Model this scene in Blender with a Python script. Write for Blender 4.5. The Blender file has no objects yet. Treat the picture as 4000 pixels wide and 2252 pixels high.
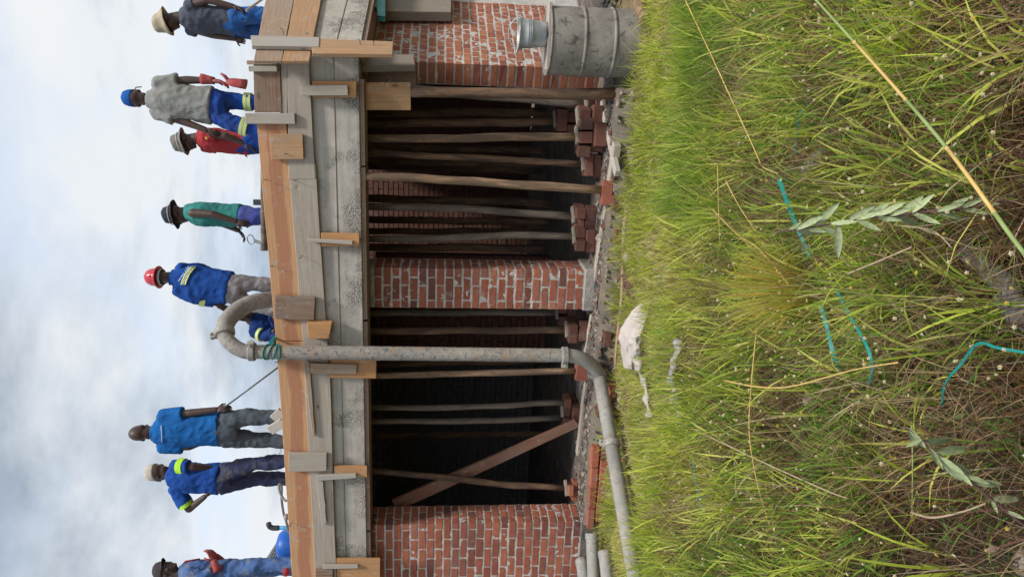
import bpy, bmesh, math, random
import numpy as np
from mathutils import Vector, Matrix, noise as mnoise

random.seed(7)
rng = np.random.default_rng(11)
S = bpy.context.scene
COL = S.collection

# ------------------------------------------------------------------ camera
# The photograph lies on its side: world up points to the left of the frame.
F = 2950.0
CAM = np.array([1.9, -6.68, 1.47])
TH, PITCH, ROLL = math.radians(16.5), math.atan((2000 - 1705) / F), 0.013
_fh = np.array([-math.sin(TH), math.cos(TH), 0.0]); _rt = np.array([math.cos(TH), math.sin(TH), 0.0]); _up = np.array([0, 0, 1.0])
FW = _fh * math.cos(PITCH) - _up * math.sin(PITCH)
_u1 = _up * math.cos(PITCH) + _fh * math.sin(PITCH)
RT = _rt * math.cos(ROLL) + _u1 * math.sin(ROLL)
UP = _u1 * math.cos(ROLL) - _rt * math.sin(ROLL)
cd = bpy.data.cameras.new('camera'); cam = bpy.data.objects.new('camera', cd); COL.objects.link(cam)
cd.sensor_width = 36.0; cd.lens = 36.0 * F / 4000.0; cd.clip_start = 0.05; cd.clip_end = 2000.0
m = Matrix.Identity(4)
for i in range(3):
    m[i][0] = -UP[i]; m[i][1] = RT[i]; m[i][2] = -FW[i]; m[i][3] = CAM[i]
cam.matrix_world = m
S.camera = cam

# ------------------------------------------------------------------ sky and sun
SUN_EL, SUN_DIR = math.radians(61), np.array([0.80, -0.60])      # towards the sun, behind the camera to the right
w = bpy.data.worlds.new('World'); S.world = w; w.use_nodes = True
nt = w.node_tree; nt.nodes.clear(); N = nt.nodes.new; L = nt.links.new
out = N('ShaderNodeOutputWorld'); bg = N('ShaderNodeBackground'); bg.inputs['Strength'].default_value = 0.1
sky = N('ShaderNodeTexSky'); sky.sky_type = 'NISHITA'; sky.sun_disc = False
sky.sun_elevation = SUN_EL; sky.sun_rotation = math.atan2(SUN_DIR[0], SUN_DIR[1])
sky.air_density = 1.0; sky.dust_density = 2.0; sky.ozone_density = 1.0
tc = N('ShaderNodeTexCoord'); sep = N('ShaderNodeSeparateXYZ'); L(tc.outputs['Generated'], sep.inputs[0])
mx = N('ShaderNodeMath'); mx.operation = 'MAXIMUM'; mx.inputs[1].default_value = 0.0; L(sep.outputs['Z'], mx.inputs[0])
ad = N('ShaderNodeMath'); ad.operation = 'ADD'; ad.inputs[1].default_value = 0.16; L(mx.outputs[0], ad.inputs[0])
dv = N('ShaderNodeVectorMath'); dv.operation = 'DIVIDE'; L(tc.outputs['Generated'], dv.inputs[0])
cb = N('ShaderNodeCombineXYZ'); L(ad.outputs[0], cb.inputs[0]); L(ad.outputs[0], cb.inputs[1]); cb.inputs[2].default_value = 1.0
L(cb.outputs[0], dv.inputs[1])
mp = N('ShaderNodeMapping'); mp.inputs['Location'].default_value = (-18.78, 14.70, 0.0); mp.inputs['Scale'].default_value = (1, 1, 0.15)
L(dv.outputs[0], mp.inputs['Vector'])
def wnoise(scale, det, rough, dist=0.0):
    n = N('ShaderNodeTexNoise'); n.inputs['Scale'].default_value = scale; n.inputs['Detail'].default_value = det
    n.inputs['Roughness'].default_value = rough; n.inputs['Distortion'].default_value = dist
    L(mp.outputs[0], n.inputs['Vector']); return n
def wramp(src, stops):
    r = N('ShaderNodeValToRGB'); e = r.color_ramp.elements
    while len(e) < len(stops): e.new(0.5)
    for el, (p, c) in zip(e, stops): el.position = p; el.color = (*c, 1)
    L(src, r.inputs[0]); return r
cov = wramp(wnoise(1.9, 8, 0.55, 0.35).outputs['Fac'], [(0.36, (0.40,) * 3), (0.54, (0.98,) * 3)])
shade = wramp(wnoise(1.35, 7, 0.56, 0.25).outputs['Fac'], [(0.32, (7.4, 7.6, 7.8)), (0.45, (7.0, 7.3, 7.6)), (0.55, (5.0, 5.5, 6.1)), (0.65, (2.9, 3.5, 4.2))])
wm = N('ShaderNodeMix'); wm.data_type = 'RGBA'
blue = N('ShaderNodeMix'); blue.data_type = 'RGBA'; blue.blend_type = 'ADD'; blue.inputs[0].default_value = 1.0
L(sky.outputs[0], blue.inputs[6]); blue.inputs[7].default_value = (3.9, 4.2, 4.5, 1)
L(cov.outputs[0], wm.inputs[0]); L(blue.outputs[2], wm.inputs[6]); L(shade.outputs[0], wm.inputs[7])
L(wm.outputs[2], bg.inputs['Color']); L(bg.outputs[0], out.inputs[0])

sd = bpy.data.lights.new('sun', 'SUN'); sd.energy = 3.3; sd.angle = math.radians(9); sd.color = (1.0, 0.955, 0.89)
so = bpy.data.objects.new('sun', sd); COL.objects.link(so)
tosun = Vector((SUN_DIR[0] * math.cos(SUN_EL), SUN_DIR[1] * math.cos(SUN_EL), math.sin(SUN_EL)))
so.rotation_euler = tosun.to_track_quat('Z', 'Y').to_euler(); so.location = tosun * 30
S.view_settings.view_transform = 'Standard'; S.view_settings.look = 'None'
S.view_settings.exposure = 0.27; S.view_settings.gamma = 1.0; S.view_settings.use_curve_mapping = False
try: S.cycles.use_denoising = True; S.cycles.max_bounces = 6
except Exception: pass

# ------------------------------------------------------------------ from a pixel of the photograph to a point of the place
def ray(px, py): return FW + RT * ((2252 - py - 1126) / F) - UP * ((px - 2000) / F)
def PY(px, py, Y=0.0):
    d = ray(px, py); return CAM + d * ((Y - CAM[1]) / d[1])
def PZ(px, py, Z):
    d = ray(px, py); return CAM + d * ((Z - CAM[2]) / d[2])
def PPL(px, py, K, n):
    d = ray(px, py); n = np.array(n); return CAM + d * (((np.array(K) - CAM) @ n) / (d @ n))

# ------------------------------------------------------------------ materials
class NT:
    def __init__(s, name):
        s.m = bpy.data.materials.new(name); s.m.use_nodes = True; s.t = s.m.node_tree
        s.b = s.t.nodes['Principled BSDF']; s.o = s.t.nodes['Material Output']
        s.tc = s.t.nodes.new('ShaderNodeTexCoord')
    def n(s, k, **kw):
        x = s.t.nodes.new(k)
        for a, v in kw.items():
            if a in x.inputs: x.inputs[a].default_value = v
            else: setattr(x, a, v)
        return x
    def l(s, a, b): s.t.links.new(a, b)
    def coords(s, scale=(1, 1, 1), kind='Object', rnd=True):
        mp = s.n('ShaderNodeMapping'); mp.inputs['Scale'].default_value = scale
        s.l(s.tc.outputs[kind], mp.inputs['Vector'])
        if rnd:
            oi = s.n('ShaderNodeObjectInfo'); mu = s.n('ShaderNodeMath', operation='MULTIPLY'); mu.inputs[1].default_value = 37.0
            s.l(oi.outputs['Random'], mu.inputs[0]); s.l(mu.outputs[0], mp.inputs['Location'])
        return mp.outputs[0]
    def noise(s, vec, scale, det=4, rough=0.55, dist=0.0):
        x = s.n('ShaderNodeTexNoise'); x.inputs['Scale'].default_value = scale; x.inputs['Detail'].default_value = det
        x.inputs['Roughness'].default_value = rough; x.inputs['Distortion'].default_value = dist
        s.l(vec, x.inputs['Vector']); return x.outputs['Fac']
    def ramp(s, src, stops):
        r = s.n('ShaderNodeValToRGB'); e = r.color_ramp.elements
        while len(e) < len(stops): e.new(0.5)
        for el, (p, c) in zip(e, stops):
            el.position = p; el.color = (*(c if hasattr(c, '__len__') else (c,) * 3), 1)
        s.l(src, r.inputs[0]); return r.outputs[0]
    def mix(s, fac, a, b, mode='MIX'):
        x = s.n('ShaderNodeMix'); x.data_type = 'RGBA'; x.blend_type = mode
        for idx, v in ((0, fac), (6, a), (7, b)):
            if hasattr(v, 'is_linked') or hasattr(v, 'links'): s.l(v, x.inputs[idx])
            elif idx == 0: x.inputs[0].default_value = v
            else: x.inputs[idx].default_value = (*v, 1)
        return x.outputs[2]
    def bump(s, h, strength=0.4, dist=0.01):
        b = s.n('ShaderNodeBump'); b.inputs['Strength'].default_value = strength; b.inputs['Distance'].default_value = dist
        s.l(h, b.inputs['Height']); s.l(b.outputs[0], s.b.inputs['Normal'])
    def fin(s, col, rough=0.8, metal=0.0, spec=0.3):
        if hasattr(col, 'links'): s.l(col, s.b.inputs['Base Color'])
        else: s.b.inputs['Base Color'].default_value = (*col, 1)
        if hasattr(rough, 'links'): s.l(rough, s.b.inputs['Roughness'])
        else: s.b.inputs['Roughness'].default_value = rough
        s.b.inputs['Metallic'].default_value = metal; s.b.inputs['Specular IOR Level'].default_value = spec
        return s.m
M = {}
def basic(name, c, var=0.25, scale=6.0, rough=0.8, metal=0.0, bump=0.2, bscale=60.0, bdist=0.004, spec=0.3, dirt=None, dirtamt=0.5):
    t = NT(name); v = t.coords()
    a = tuple(x * (1 - var) for x in c); b = tuple(min(1, x * (1 + var)) for x in c)
    col = t.ramp(t.noise(v, scale, 5, 0.6), [(0.3, a), (0.7, b)])
    if dirt:
        col = t.mix(t.ramp(t.noise(v, scale * 0.9, 7, 0.68, 0.5), [(0.52, 0.0), (0.68, dirtamt)]), col, dirt)
    if bump: t.bump(t.noise(v, bscale, 4, 0.6), bump, bdist)
    M[name] = t.fin(col, rough, metal, spec); return M[name]

def wood(name, c1, c2, grey=None, heart=None, rough=0.85, knots=True):
    t = NT(name); v = t.coords((0.9, 22, 22)); v0 = t.coords((1.0, 3.0, 3.0))
    g = t.noise(v, 3.2, 6, 0.62, 0.35)
    col = t.ramp(g, [(0.32, c1), (0.68, c2)])
    if heart:                                        # red heartwood running down the middle of the board
        v3 = t.coords((1.0, 1.0, 1.0), rnd=False)
        sp = t.n('ShaderNodeSeparateXYZ'); t.l(v3, sp.inputs[0])
        wob = t.noise(t.coords((0.9, 0.01, 0.01)), 2.4, 3, 0.55)
        ms = t.n('ShaderNodeMath', operation='MULTIPLY_ADD'); t.l(wob, ms.inputs[0]); ms.inputs[1].default_value = 0.10; ms.inputs[2].default_value = -0.05
        a1 = t.n('ShaderNodeMath', operation='ADD'); t.l(sp.outputs['Y'], a1.inputs[0]); t.l(ms.outputs[0], a1.inputs[1])
        ab = t.n('ShaderNodeMath', operation='ABSOLUTE'); t.l(a1.outputs[0], ab.inputs[0])
        col = t.mix(t.ramp(ab.outputs[0], [(0.050, 0.85), (0.066, 0.0)]), col, heart)
    if grey:
        col = t.mix(t.ramp(t.noise(v0, 2.2, 6, 0.7, 0.6), [(0.40, 0.0), (0.66, 0.85)]), col, grey)
    if knots:
        vo = t.n('ShaderNodeTexVoronoi'); vo.inputs['Scale'].default_value = 2.6; t.l(t.coords((1.0, 2.2, 2.2)), vo.inputs['Vector'])
        col = t.mix(t.ramp(vo.outputs['Distance'], [(0.03, 0.75), (0.11, 0.0)]), col, tuple(x * 0.35 for x in c1))
    dots = t.noise(t.coords((1, 1, 1)), 45, 2, 0.5)
    col = t.mix(t.ramp(dots, [(0.73, 0.0), (0.78, 0.5)]), col, (0.06, 0.045, 0.04))
    gp = t.n('ShaderNodeNewGeometry').outputs['Position']
    spl = t.mix(1.0, t.ramp(t.noise(gp, 16, 6, 0.7, 0.4), [(0.56, 0.0), (0.64, 0.75)]), t.ramp(t.noise(gp, 3.2, 4, 0.6), [(0.46, 0.0), (0.60, 1.0)]), 'MULTIPLY')
    col = t.mix(spl, col, (0.42, 0.395, 0.36))
    t.bump(g, 0.35, 0.006)
    M[name] = t.fin(col, rough, 0, 0.25); return M[name]

wood('fresh_pine', (0.37, 0.205, 0.105), (0.53, 0.325, 0.18), grey=(0.36,0.25,0.17))
wood('heart_pine', (0.47, 0.255, 0.13), (0.58, 0.34, 0.185), heart=(0.40, 0.18, 0.105), knots=False)
wood('orange_pine', (0.45, 0.215, 0.085), (0.57, 0.31, 0.14), grey=(0.38,0.22,0.12))
wood('grey_timber', (0.30, 0.25, 0.205), (0.45, 0.385, 0.325), grey=(0.38, 0.34, 0.295))
wood('pale_timber', (0.34, 0.30, 0.255), (0.47, 0.42, 0.36), grey=(0.38, 0.37, 0.35))
wood('brown_timber', (0.155, 0.092, 0.062), (0.30, 0.185, 0.125), grey=(0.25, 0.20, 0.165))
wood('tan_timber', (0.30, 0.20, 0.135), (0.42, 0.30, 0.21), grey=(0.33, 0.27, 0.22))
wood('amber_timber', (0.27, 0.145, 0.068), (0.41, 0.235, 0.115), grey=(0.26, 0.17, 0.10))
wood('dull_timber', (0.19, 0.16, 0.125), (0.29, 0.25, 0.20), grey=(0.24, 0.215, 0.18))
wood('red_timber', (0.17, 0.075, 0.045), (0.27, 0.13, 0.085), grey=(0.22, 0.14, 0.11))
def pole_mat(name, c1, c2, bark):
    t = NT(name); v = t.coords((26, 26, 1.1)); g = t.noise(v, 1.6, 6, 0.65, 0.4)
    col = t.ramp(g, [(0.32, c1), (0.66, c2)])
    col = t.mix(t.ramp(t.noise(t.coords((5, 5, 1.0)), 2.4, 6, 0.7, 0.4), [(0.42, 0.0), (0.56, 0.9)]), col, bark)
    t.bump(g, 0.8, 0.012); M[name] = t.fin(col, 0.85, 0, 0.2)
pole_mat('pole_brown', (0.13, 0.075, 0.048), (0.24, 0.145, 0.09), (0.075, 0.05, 0.04))
pole_mat('pole_tan', (0.24, 0.145, 0.085), (0.38, 0.245, 0.15), (0.13, 0.09, 0.065))
pole_mat('pole_grey', (0.14, 0.11, 0.088), (0.245, 0.20, 0.16), (0.105, 0.085, 0.072))

def brick_mat(name, cols, smear, sm_lo=0.52, sm_hi=0.66, amt=0.85):
    t = NT(name); oi = t.n('ShaderNodeObjectInfo')
    k = len(cols); col = t.ramp(oi.outputs['Random'], [(i / max(1, k - 1), c) for i, c in enumerate(cols)])
    v = t.coords(); nz = t.noise(v, 14, 5, 0.65)
    col = t.mix(0.55, col, t.ramp(nz, [(0.25, (0.30, 0.30, 0.30)), (0.75, (0.72, 0.72, 0.72))]), 'OVERLAY')
    vw = t.n('ShaderNodeNewGeometry').outputs['Position']
    s1 = t.ramp(t.noise(vw, 9.0, 7, 0.72, 0.4), [(sm_lo, 0.0), (sm_hi, amt)])
    col = t.mix(s1, col, smear)
    t.bump(t.noise(v, 60, 5, 0.7), 0.55, 0.006)
    M[name] = t.fin(col, 0.9, 0, 0.15)
REDS = [(0.19, 0.068, 0.05), (0.31, 0.10, 0.062), (0.25, 0.088, 0.062), (0.37, 0.128, 0.075), (0.145, 0.06, 0.05), (0.30, 0.118, 0.082), (0.34, 0.105, 0.062)]
brick_mat('brick_red', REDS, (0.40, 0.36, 0.33), 0.58, 0.74, 0.55)
brick_mat('brick_dusty', [(0.115, 0.056, 0.044), (0.15, 0.068, 0.05), (0.09, 0.05, 0.042), (0.18, 0.08, 0.058)], (0.22, 0.20, 0.185), 0.56, 0.72, 0.6)  # brick red darkened to put the interior's shade into the colour, plus dusty smears
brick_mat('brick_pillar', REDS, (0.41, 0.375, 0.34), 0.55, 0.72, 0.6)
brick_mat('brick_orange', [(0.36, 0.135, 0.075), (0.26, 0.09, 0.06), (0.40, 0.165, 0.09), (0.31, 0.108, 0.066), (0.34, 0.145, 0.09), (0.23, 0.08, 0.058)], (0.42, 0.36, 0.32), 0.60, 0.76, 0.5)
brick_mat('shade_toned_brick', [(0.12, 0.115, 0.125), (0.16, 0.13, 0.13), (0.13, 0.12, 0.125)], (0.22, 0.22, 0.225), 0.58, 0.74, 0.5)  # grey-black tone puts the deep bay's shade into the brick colour
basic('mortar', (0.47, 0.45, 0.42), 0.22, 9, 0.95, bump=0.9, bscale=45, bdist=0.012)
basic('mortar_dark', (0.10, 0.096, 0.092), 0.25, 9, 0.95, bump=0.9, bscale=45, bdist=0.012)  # dark copy of the mortar, interior shade put into its colour

def concrete(name, c, hole=0.62):
    t = NT(name); v = t.coords(rnd=False)
    col = t.ramp(t.noise(v, 2.2, 7, 0.65), [(0.3, tuple(x * 0.72 for x in c)), (0.7, tuple(min(1, x * 1.18) for x in c))])
    col = t.mix(0.5, col, t.ramp(t.noise(t.coords((0.6, 6, 9), rnd=False), 3, 5, 0.6), [(0.3, 0.35), (0.7, 0.65)]), 'OVERLAY')
    col = t.mix(t.ramp(t.noise(v, 5.5, 6, 0.7, 0.6), [(0.60, 0.0), (0.72, 0.5)]), col, (0.47, 0.44, 0.40))
    # honeycombed patches, thickest along the lower arris
    sp = t.n('ShaderNodeSeparateXYZ'); t.l(v, sp.inputs[0])
    low = t.n('ShaderNodeMapRange'); t.l(sp.outputs['Z'], low.inputs[0]); low.inputs[1].default_value = 2.14; low.inputs[2].default_value = 2.34; low.inputs[3].default_value = 0.13; low.inputs[4].default_value = 0.0
    pn = t.noise(v, 2.6, 3, 0.6); sm = t.n('ShaderNodeMath', operation='ADD'); t.l(pn, sm.inputs[0]); t.l(low.outputs[0], sm.inputs[1])
    patch = t.ramp(sm.outputs[0], [(0.54, 0.0), (0.66, 1.0)])
    vo = t.n('ShaderNodeTexVoronoi'); vo.inputs['Scale'].default_value = 55; t.l(v, vo.inputs['Vector'])
    pit = t.ramp(t.noise(v, 70, 4, 0.7), [(0.48, 0.0), (0.58, 1.0)])
    hol = t.mix(1.0, pit, patch, 'MULTIPLY')
    col = t.mix(t.mix(1.0, hol, (0.75,) * 3, 'MULTIPLY'), col, (0.13, 0.12, 0.115))  # shade inside the honeycomb voids painted into the colour
    inv = t.n('ShaderNodeInvert'); t.l(hol, inv.inputs['Color'])
    hh = t.mix(0.25, inv.outputs[0], t.noise(v, 30, 5, 0.65))
    t.bump(hh, 0.8, 0.012); M[name] = t.fin(col, 0.92, 0, 0.2)
concrete('beam_concrete', (0.45, 0.415, 0.37))
basic('cement_wash', (0.31, 0.285, 0.255), 0.25, 7, 0.95, bump=0.9, bscale=22, bdist=0.015)
basic('floor_concrete', (0.115, 0.10, 0.088), 0.45, 5, 0.95, bump=0.9, bscale=25, bdist=0.02, dirt=(0.24, 0.19, 0.15), dirtamt=.8)
basic('plinth_concrete', (0.145, 0.122, 0.10), 0.28, 5, 0.95, bump=0.8, bscale=22, bdist=0.015, dirt=(0.27, 0.19, 0.14))
def drum_mat():
    t = NT('drum_steel'); v = t.coords(rnd=False)
    col = t.ramp(t.noise(v, 4.5, 7, 0.66, 0.3), [(0.3, (0.15, 0.135, 0.12)), (0.7, (0.29, 0.265, 0.235))])
    col = t.mix(t.ramp(t.noise(v, 13, 6, 0.7, 0.5), [(0.55, 0.0), (0.64, 0.85)]), col, (0.06, 0.055, 0.06))
    col = t.mix(t.ramp(t.noise(v, 7, 5, 0.6, 0.2), [(0.62, 0.0), (0.72, 0.5)]), col, (0.36, 0.33, 0.30))
    t.bump(t.noise(v, 24, 5, 0.65), 0.35, 0.008); M['drum_steel'] = t.fin(col, 0.8, 0.0, 0.3)
drum_mat()
basic('galvanised', (0.40, 0.43, 0.45), 0.3, 10, 0.5, 0.6, 0.25, 60, dirt=(0.33, 0.31, 0.28), dirtamt=.7)
def pipe_mat(name, c, chip, rust):
    t = NT(name); v = t.coords(rnd=False)
    col = t.ramp(t.noise(v, 5, 6, 0.65), [(0.3, tuple(x * 0.75 for x in c)), (0.7, tuple(x * 1.2 for x in c))])
    nn = t.noise(v, 26, 6, 0.72, 0.8)
    col = t.mix(t.ramp(t.noise(v, 9, 6, 0.72, 0.6), [(0.50, 0.0), (0.62, 0.8)]), col, rust)
    col = t.mix(t.ramp(nn, [(0.53, 0.0), (0.58, 0.9)]), col, chip)
    t.bump(nn, 0.45, 0.006); M[name] = t.fin(col, 0.75, 0, 0.3)
pipe_mat('pipe_chipped', (0.31, 0.285, 0.255), (0.11, 0.12, 0.145), (0.33, 0.225, 0.15))
pipe_mat('pipe_grey', (0.31, 0.30, 0.28), (0.22, 0.22, 0.215), (0.33, 0.27, 0.22))
pipe_mat('hose_mud', (0.27, 0.25, 0.225), (0.17, 0.16, 0.15), (0.30, 0.275, 0.24))
basic('clamp_metal', (0.30, 0.285, 0.26), 0.35, 14, 0.7, 0.2, 0.5, 40)
basic('dark_hollow', (0.03, 0.03, 0.03), 0.2, 5)
basic('steel_rod', (0.12, 0.12, 0.125), 0.3, 20, 0.5, 0.6)
basic('nail_steel', (0.06, 0.05, 0.045), 0.3, 20, 0.6, 0.5)
basic('blue_pvc', (0.03, 0.26, 0.55), 0.12, 8, 0.4, bump=0)
basic('black_plastic', (0.045, 0.047, 0.06), 0.2, 8, 0.5, bump=0.1)
basic('grey_cable', (0.20, 0.195, 0.19), 0.2, 8, 0.6)
basic('blue_barrel', (0.02, 0.11, 0.45), 0.12, 4, 0.4, bump=0)
basic('teal_steel', (0.06, 0.26, 0.25), 0.15, 6, 0.5, bump=0.1)
basic('teal_strap', (0.005, 0.20, 0.175), 0.15, 6, 0.45, bump=0.1)
basic('white_plastic', (0.46, 0.41, 0.38), 0.15, 6, 0.6, bump=0.25, bscale=18, bdist=0.01, dirt=(0.42, 0.36, 0.30))
basic('grey_cloth', (0.34, 0.335, 0.34), 0.4, 12, 0.9, bump=0.4, bscale=25, bdist=0.01, dirt=(0.06, 0.06, 0.065), dirtamt=0.9)
basic('coal', (0.05, 0.048, 0.05), 0.6, 8, 0.6, bump=0.6, bscale=30, bdist=0.01)
basic('weathered_log', (0.125, 0.112, 0.10), 0.4, 9, 0.95, bump=0.9, bscale=22, bdist=0.015)
basic('stone', (0.27, 0.225, 0.19), 0.3, 8, 0.95, bump=0.8, bscale=25, bdist=0.012)
basic('skin', (0.062, 0.035, 0.027), 0.15, 12, 0.5, bump=0.12, bscale=80, spec=0.4)
basic('eye_white', (0.22, 0.19, 0.17), 0.05, 6, 0.3, bump=0)
def cloth(name, c, dirt=None, amt=0.6, var=0.14):
    t = NT(name); v = t.coords()
    col = t.ramp(t.noise(v, 7, 5, 0.6), [(0.3, tuple(x * (1 - var) for x in c)), (0.7, tuple(min(1, x * (1 + var)) for x in c))])
    if dirt: col = t.mix(t.ramp(t.noise(v, 6.5, 7, 0.7, 0.5), [(0.50, 0.0), (0.66, amt)]), col, dirt)
    b1 = t.noise(t.coords((1, 1, 0.45)), 16, 4, 0.6, 1.2); t.bump(b1, 0.55, 0.025)
    M[name] = t.fin(col, 0.92, 0, 0.15)
cloth('charcoal_shirt', (0.075, 0.085, 0.11)); cloth('blue_trousers', (0.025, 0.105, 0.32), (0.10, 0.15, 0.22), 0.5)
cloth('grey_shirt', (0.25, 0.26, 0.25), (0.20, 0.165, 0.135), 0.55); cloth('royal_trousers', (0.014, 0.055, 0.27), (0.06, 0.08, 0.15), 0.35)
cloth('red_shirt', (0.33, 0.035, 0.042)); cloth('navy_trousers', (0.03, 0.055, 0.19), (0.10, 0.10, 0.14), 0.4)
cloth('teal_vest', (0.04, 0.20, 0.185)); cloth('indigo_trousers', (0.055, 0.075, 0.29), (0.13, 0.14, 0.20), 0.4)
cloth('blue_jacket', (0.014, 0.062, 0.27)); cloth('grey_trousers', (0.24, 0.23, 0.24), (0.12, 0.12, 0.13), 0.4)
cloth('navy_overalls', (0.012, 0.035, 0.14)); cloth('bright_blue_shirt', (0.012, 0.105, 0.33)); cloth('slate_trousers', (0.07, 0.085, 0.105), (0.17, 0.165, 0.16), 0.5)
cloth('cobalt_shirt', (0.016, 0.07, 0.30)); cloth('dirty_navy_trousers', (0.035, 0.042, 0.09), (0.15, 0.145, 0.12), 0.75)
cloth('faded_overalls', (0.065, 0.125, 0.29), (0.26, 0.24, 0.16), 0.6); cloth('straw_hat', (0.37, 0.32, 0.23)); cloth('black_hat', (0.035, 0.035, 0.05))
cloth('camo_hat', (0.16, 0.15, 0.14), (0.30, 0.28, 0.23), 0.7); cloth('cream_cap', (0.46, 0.42, 0.37), (0.28, 0.25, 0.21), 0.5); cloth('dark_cap', (0.06, 0.05, 0.055))
cloth('blue_cap', (0.015, 0.09, 0.33)); cloth('red_glove', (0.34, 0.07, 0.07), (0.32, 0.26, 0.24), 0.85); cloth('lime_band', (0.42, 0.72, 0.05)); cloth('grey_boot', (0.15, 0.145, 0.135), (0.25, 0.24, 0.22), 0.6)
basic('hi_vis_yellow', (0.50, 0.62, 0.22), 0.1, 8, 0.5, bump=0); basic('reflective_grey', (0.33, 0.34, 0.31), 0.1, 8, 0.4, bump=0)
basic('red_helmet', (0.48, 0.035, 0.05), 0.08, 5, 0.3, bump=0, spec=0.5); basic('pale_print', (0.42, 0.50, 0.72), 0.1, 8, 0.7, bump=0)
basic('yellow_print', (0.55, 0.34, 0.06), 0.1, 8, 0.7, bump=0)
basic('pink_glove', (0.55, 0.28, 0.45), 0.1, 8, 0.7, bump=0)

def soil():
    t = NT('soil'); v = t.n('ShaderNodeNewGeometry').outputs['Position']
    col = t.ramp(t.noise(v, 3.5, 8, 0.7), [(0.3, (0.03, 0.022, 0.016)), (0.55, (0.065, 0.048, 0.033)), (0.75, (0.11, 0.085, 0.055))])
    sy_ = t.n('ShaderNodeSeparateXYZ'); t.l(v, sy_.inputs[0]); mr = t.n('ShaderNodeMapRange'); t.l(sy_.outputs['Y'], mr.inputs[0]); mr.inputs[1].default_value = -3.0; mr.inputs[2].default_value = -1.8
    dry = t.mix(1.0, t.ramp(t.noise(v, 2.2, 6, 0.7), [(0.36, 0.2), (0.6, 1.0)]), t.ramp(mr.outputs[0], [(0.0, 0.0), (1.0, 0.9)]), 'MULTIPLY')
    col = t.mix(dry, col, (0.27, 0.215, 0.12))
    col = t.mix(t.ramp(t.noise(v, 0.9, 5, 0.6), [(0.42, 0.0), (0.62, 0.35)]), col, (0.05, 0.065, 0.022))
    t.bump(t.noise(v, 30, 6, 0.7), 0.9, 0.03); M['soil'] = t.fin(col, 0.95, 0, 0.1)
soil()
def leafy(name, trans=0.35, rough=0.55):
    t = NT(name); a = t.n('ShaderNodeVertexColor'); a.layer_name = 'col'
    t.l(a.outputs['Color'], t.b.inputs['Base Color']); t.b.inputs['Roughness'].default_value = rough; t.b.inputs['Specular IOR Level'].default_value = 0.25
    tr = t.n('ShaderNodeBsdfTranslucent'); t.l(a.outputs['Color'], tr.inputs['Color'])
    ms = t.n('ShaderNodeMixShader'); ms.inputs[0].default_value = trans
    t.l(t.b.outputs[0], ms.inputs[1]); t.l(tr.outputs[0], ms.inputs[2]); t.l(ms.outputs[0], t.o.inputs['Surface']); M[name] = t.m
leafy('blade', 0.5)
basic('weed_leaf', (0.35, 0.41, 0.225), 0.22, 9, 0.6, bump=0.2, bscale=30); basic('weed_stem', (0.15, 0.085, 0.08), 0.3, 9, 0.7)
basic('straw_stalk', (0.52, 0.36, 0.12), 0.25, 7, 0.6, bump=0.15); basic('green_stalk', (0.22, 0.29, 0.10), 0.25, 7, 0.6, bump=0.15); basic('dry_twig', (0.36, 0.28, 0.18), 0.3, 9, 0.85)

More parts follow.
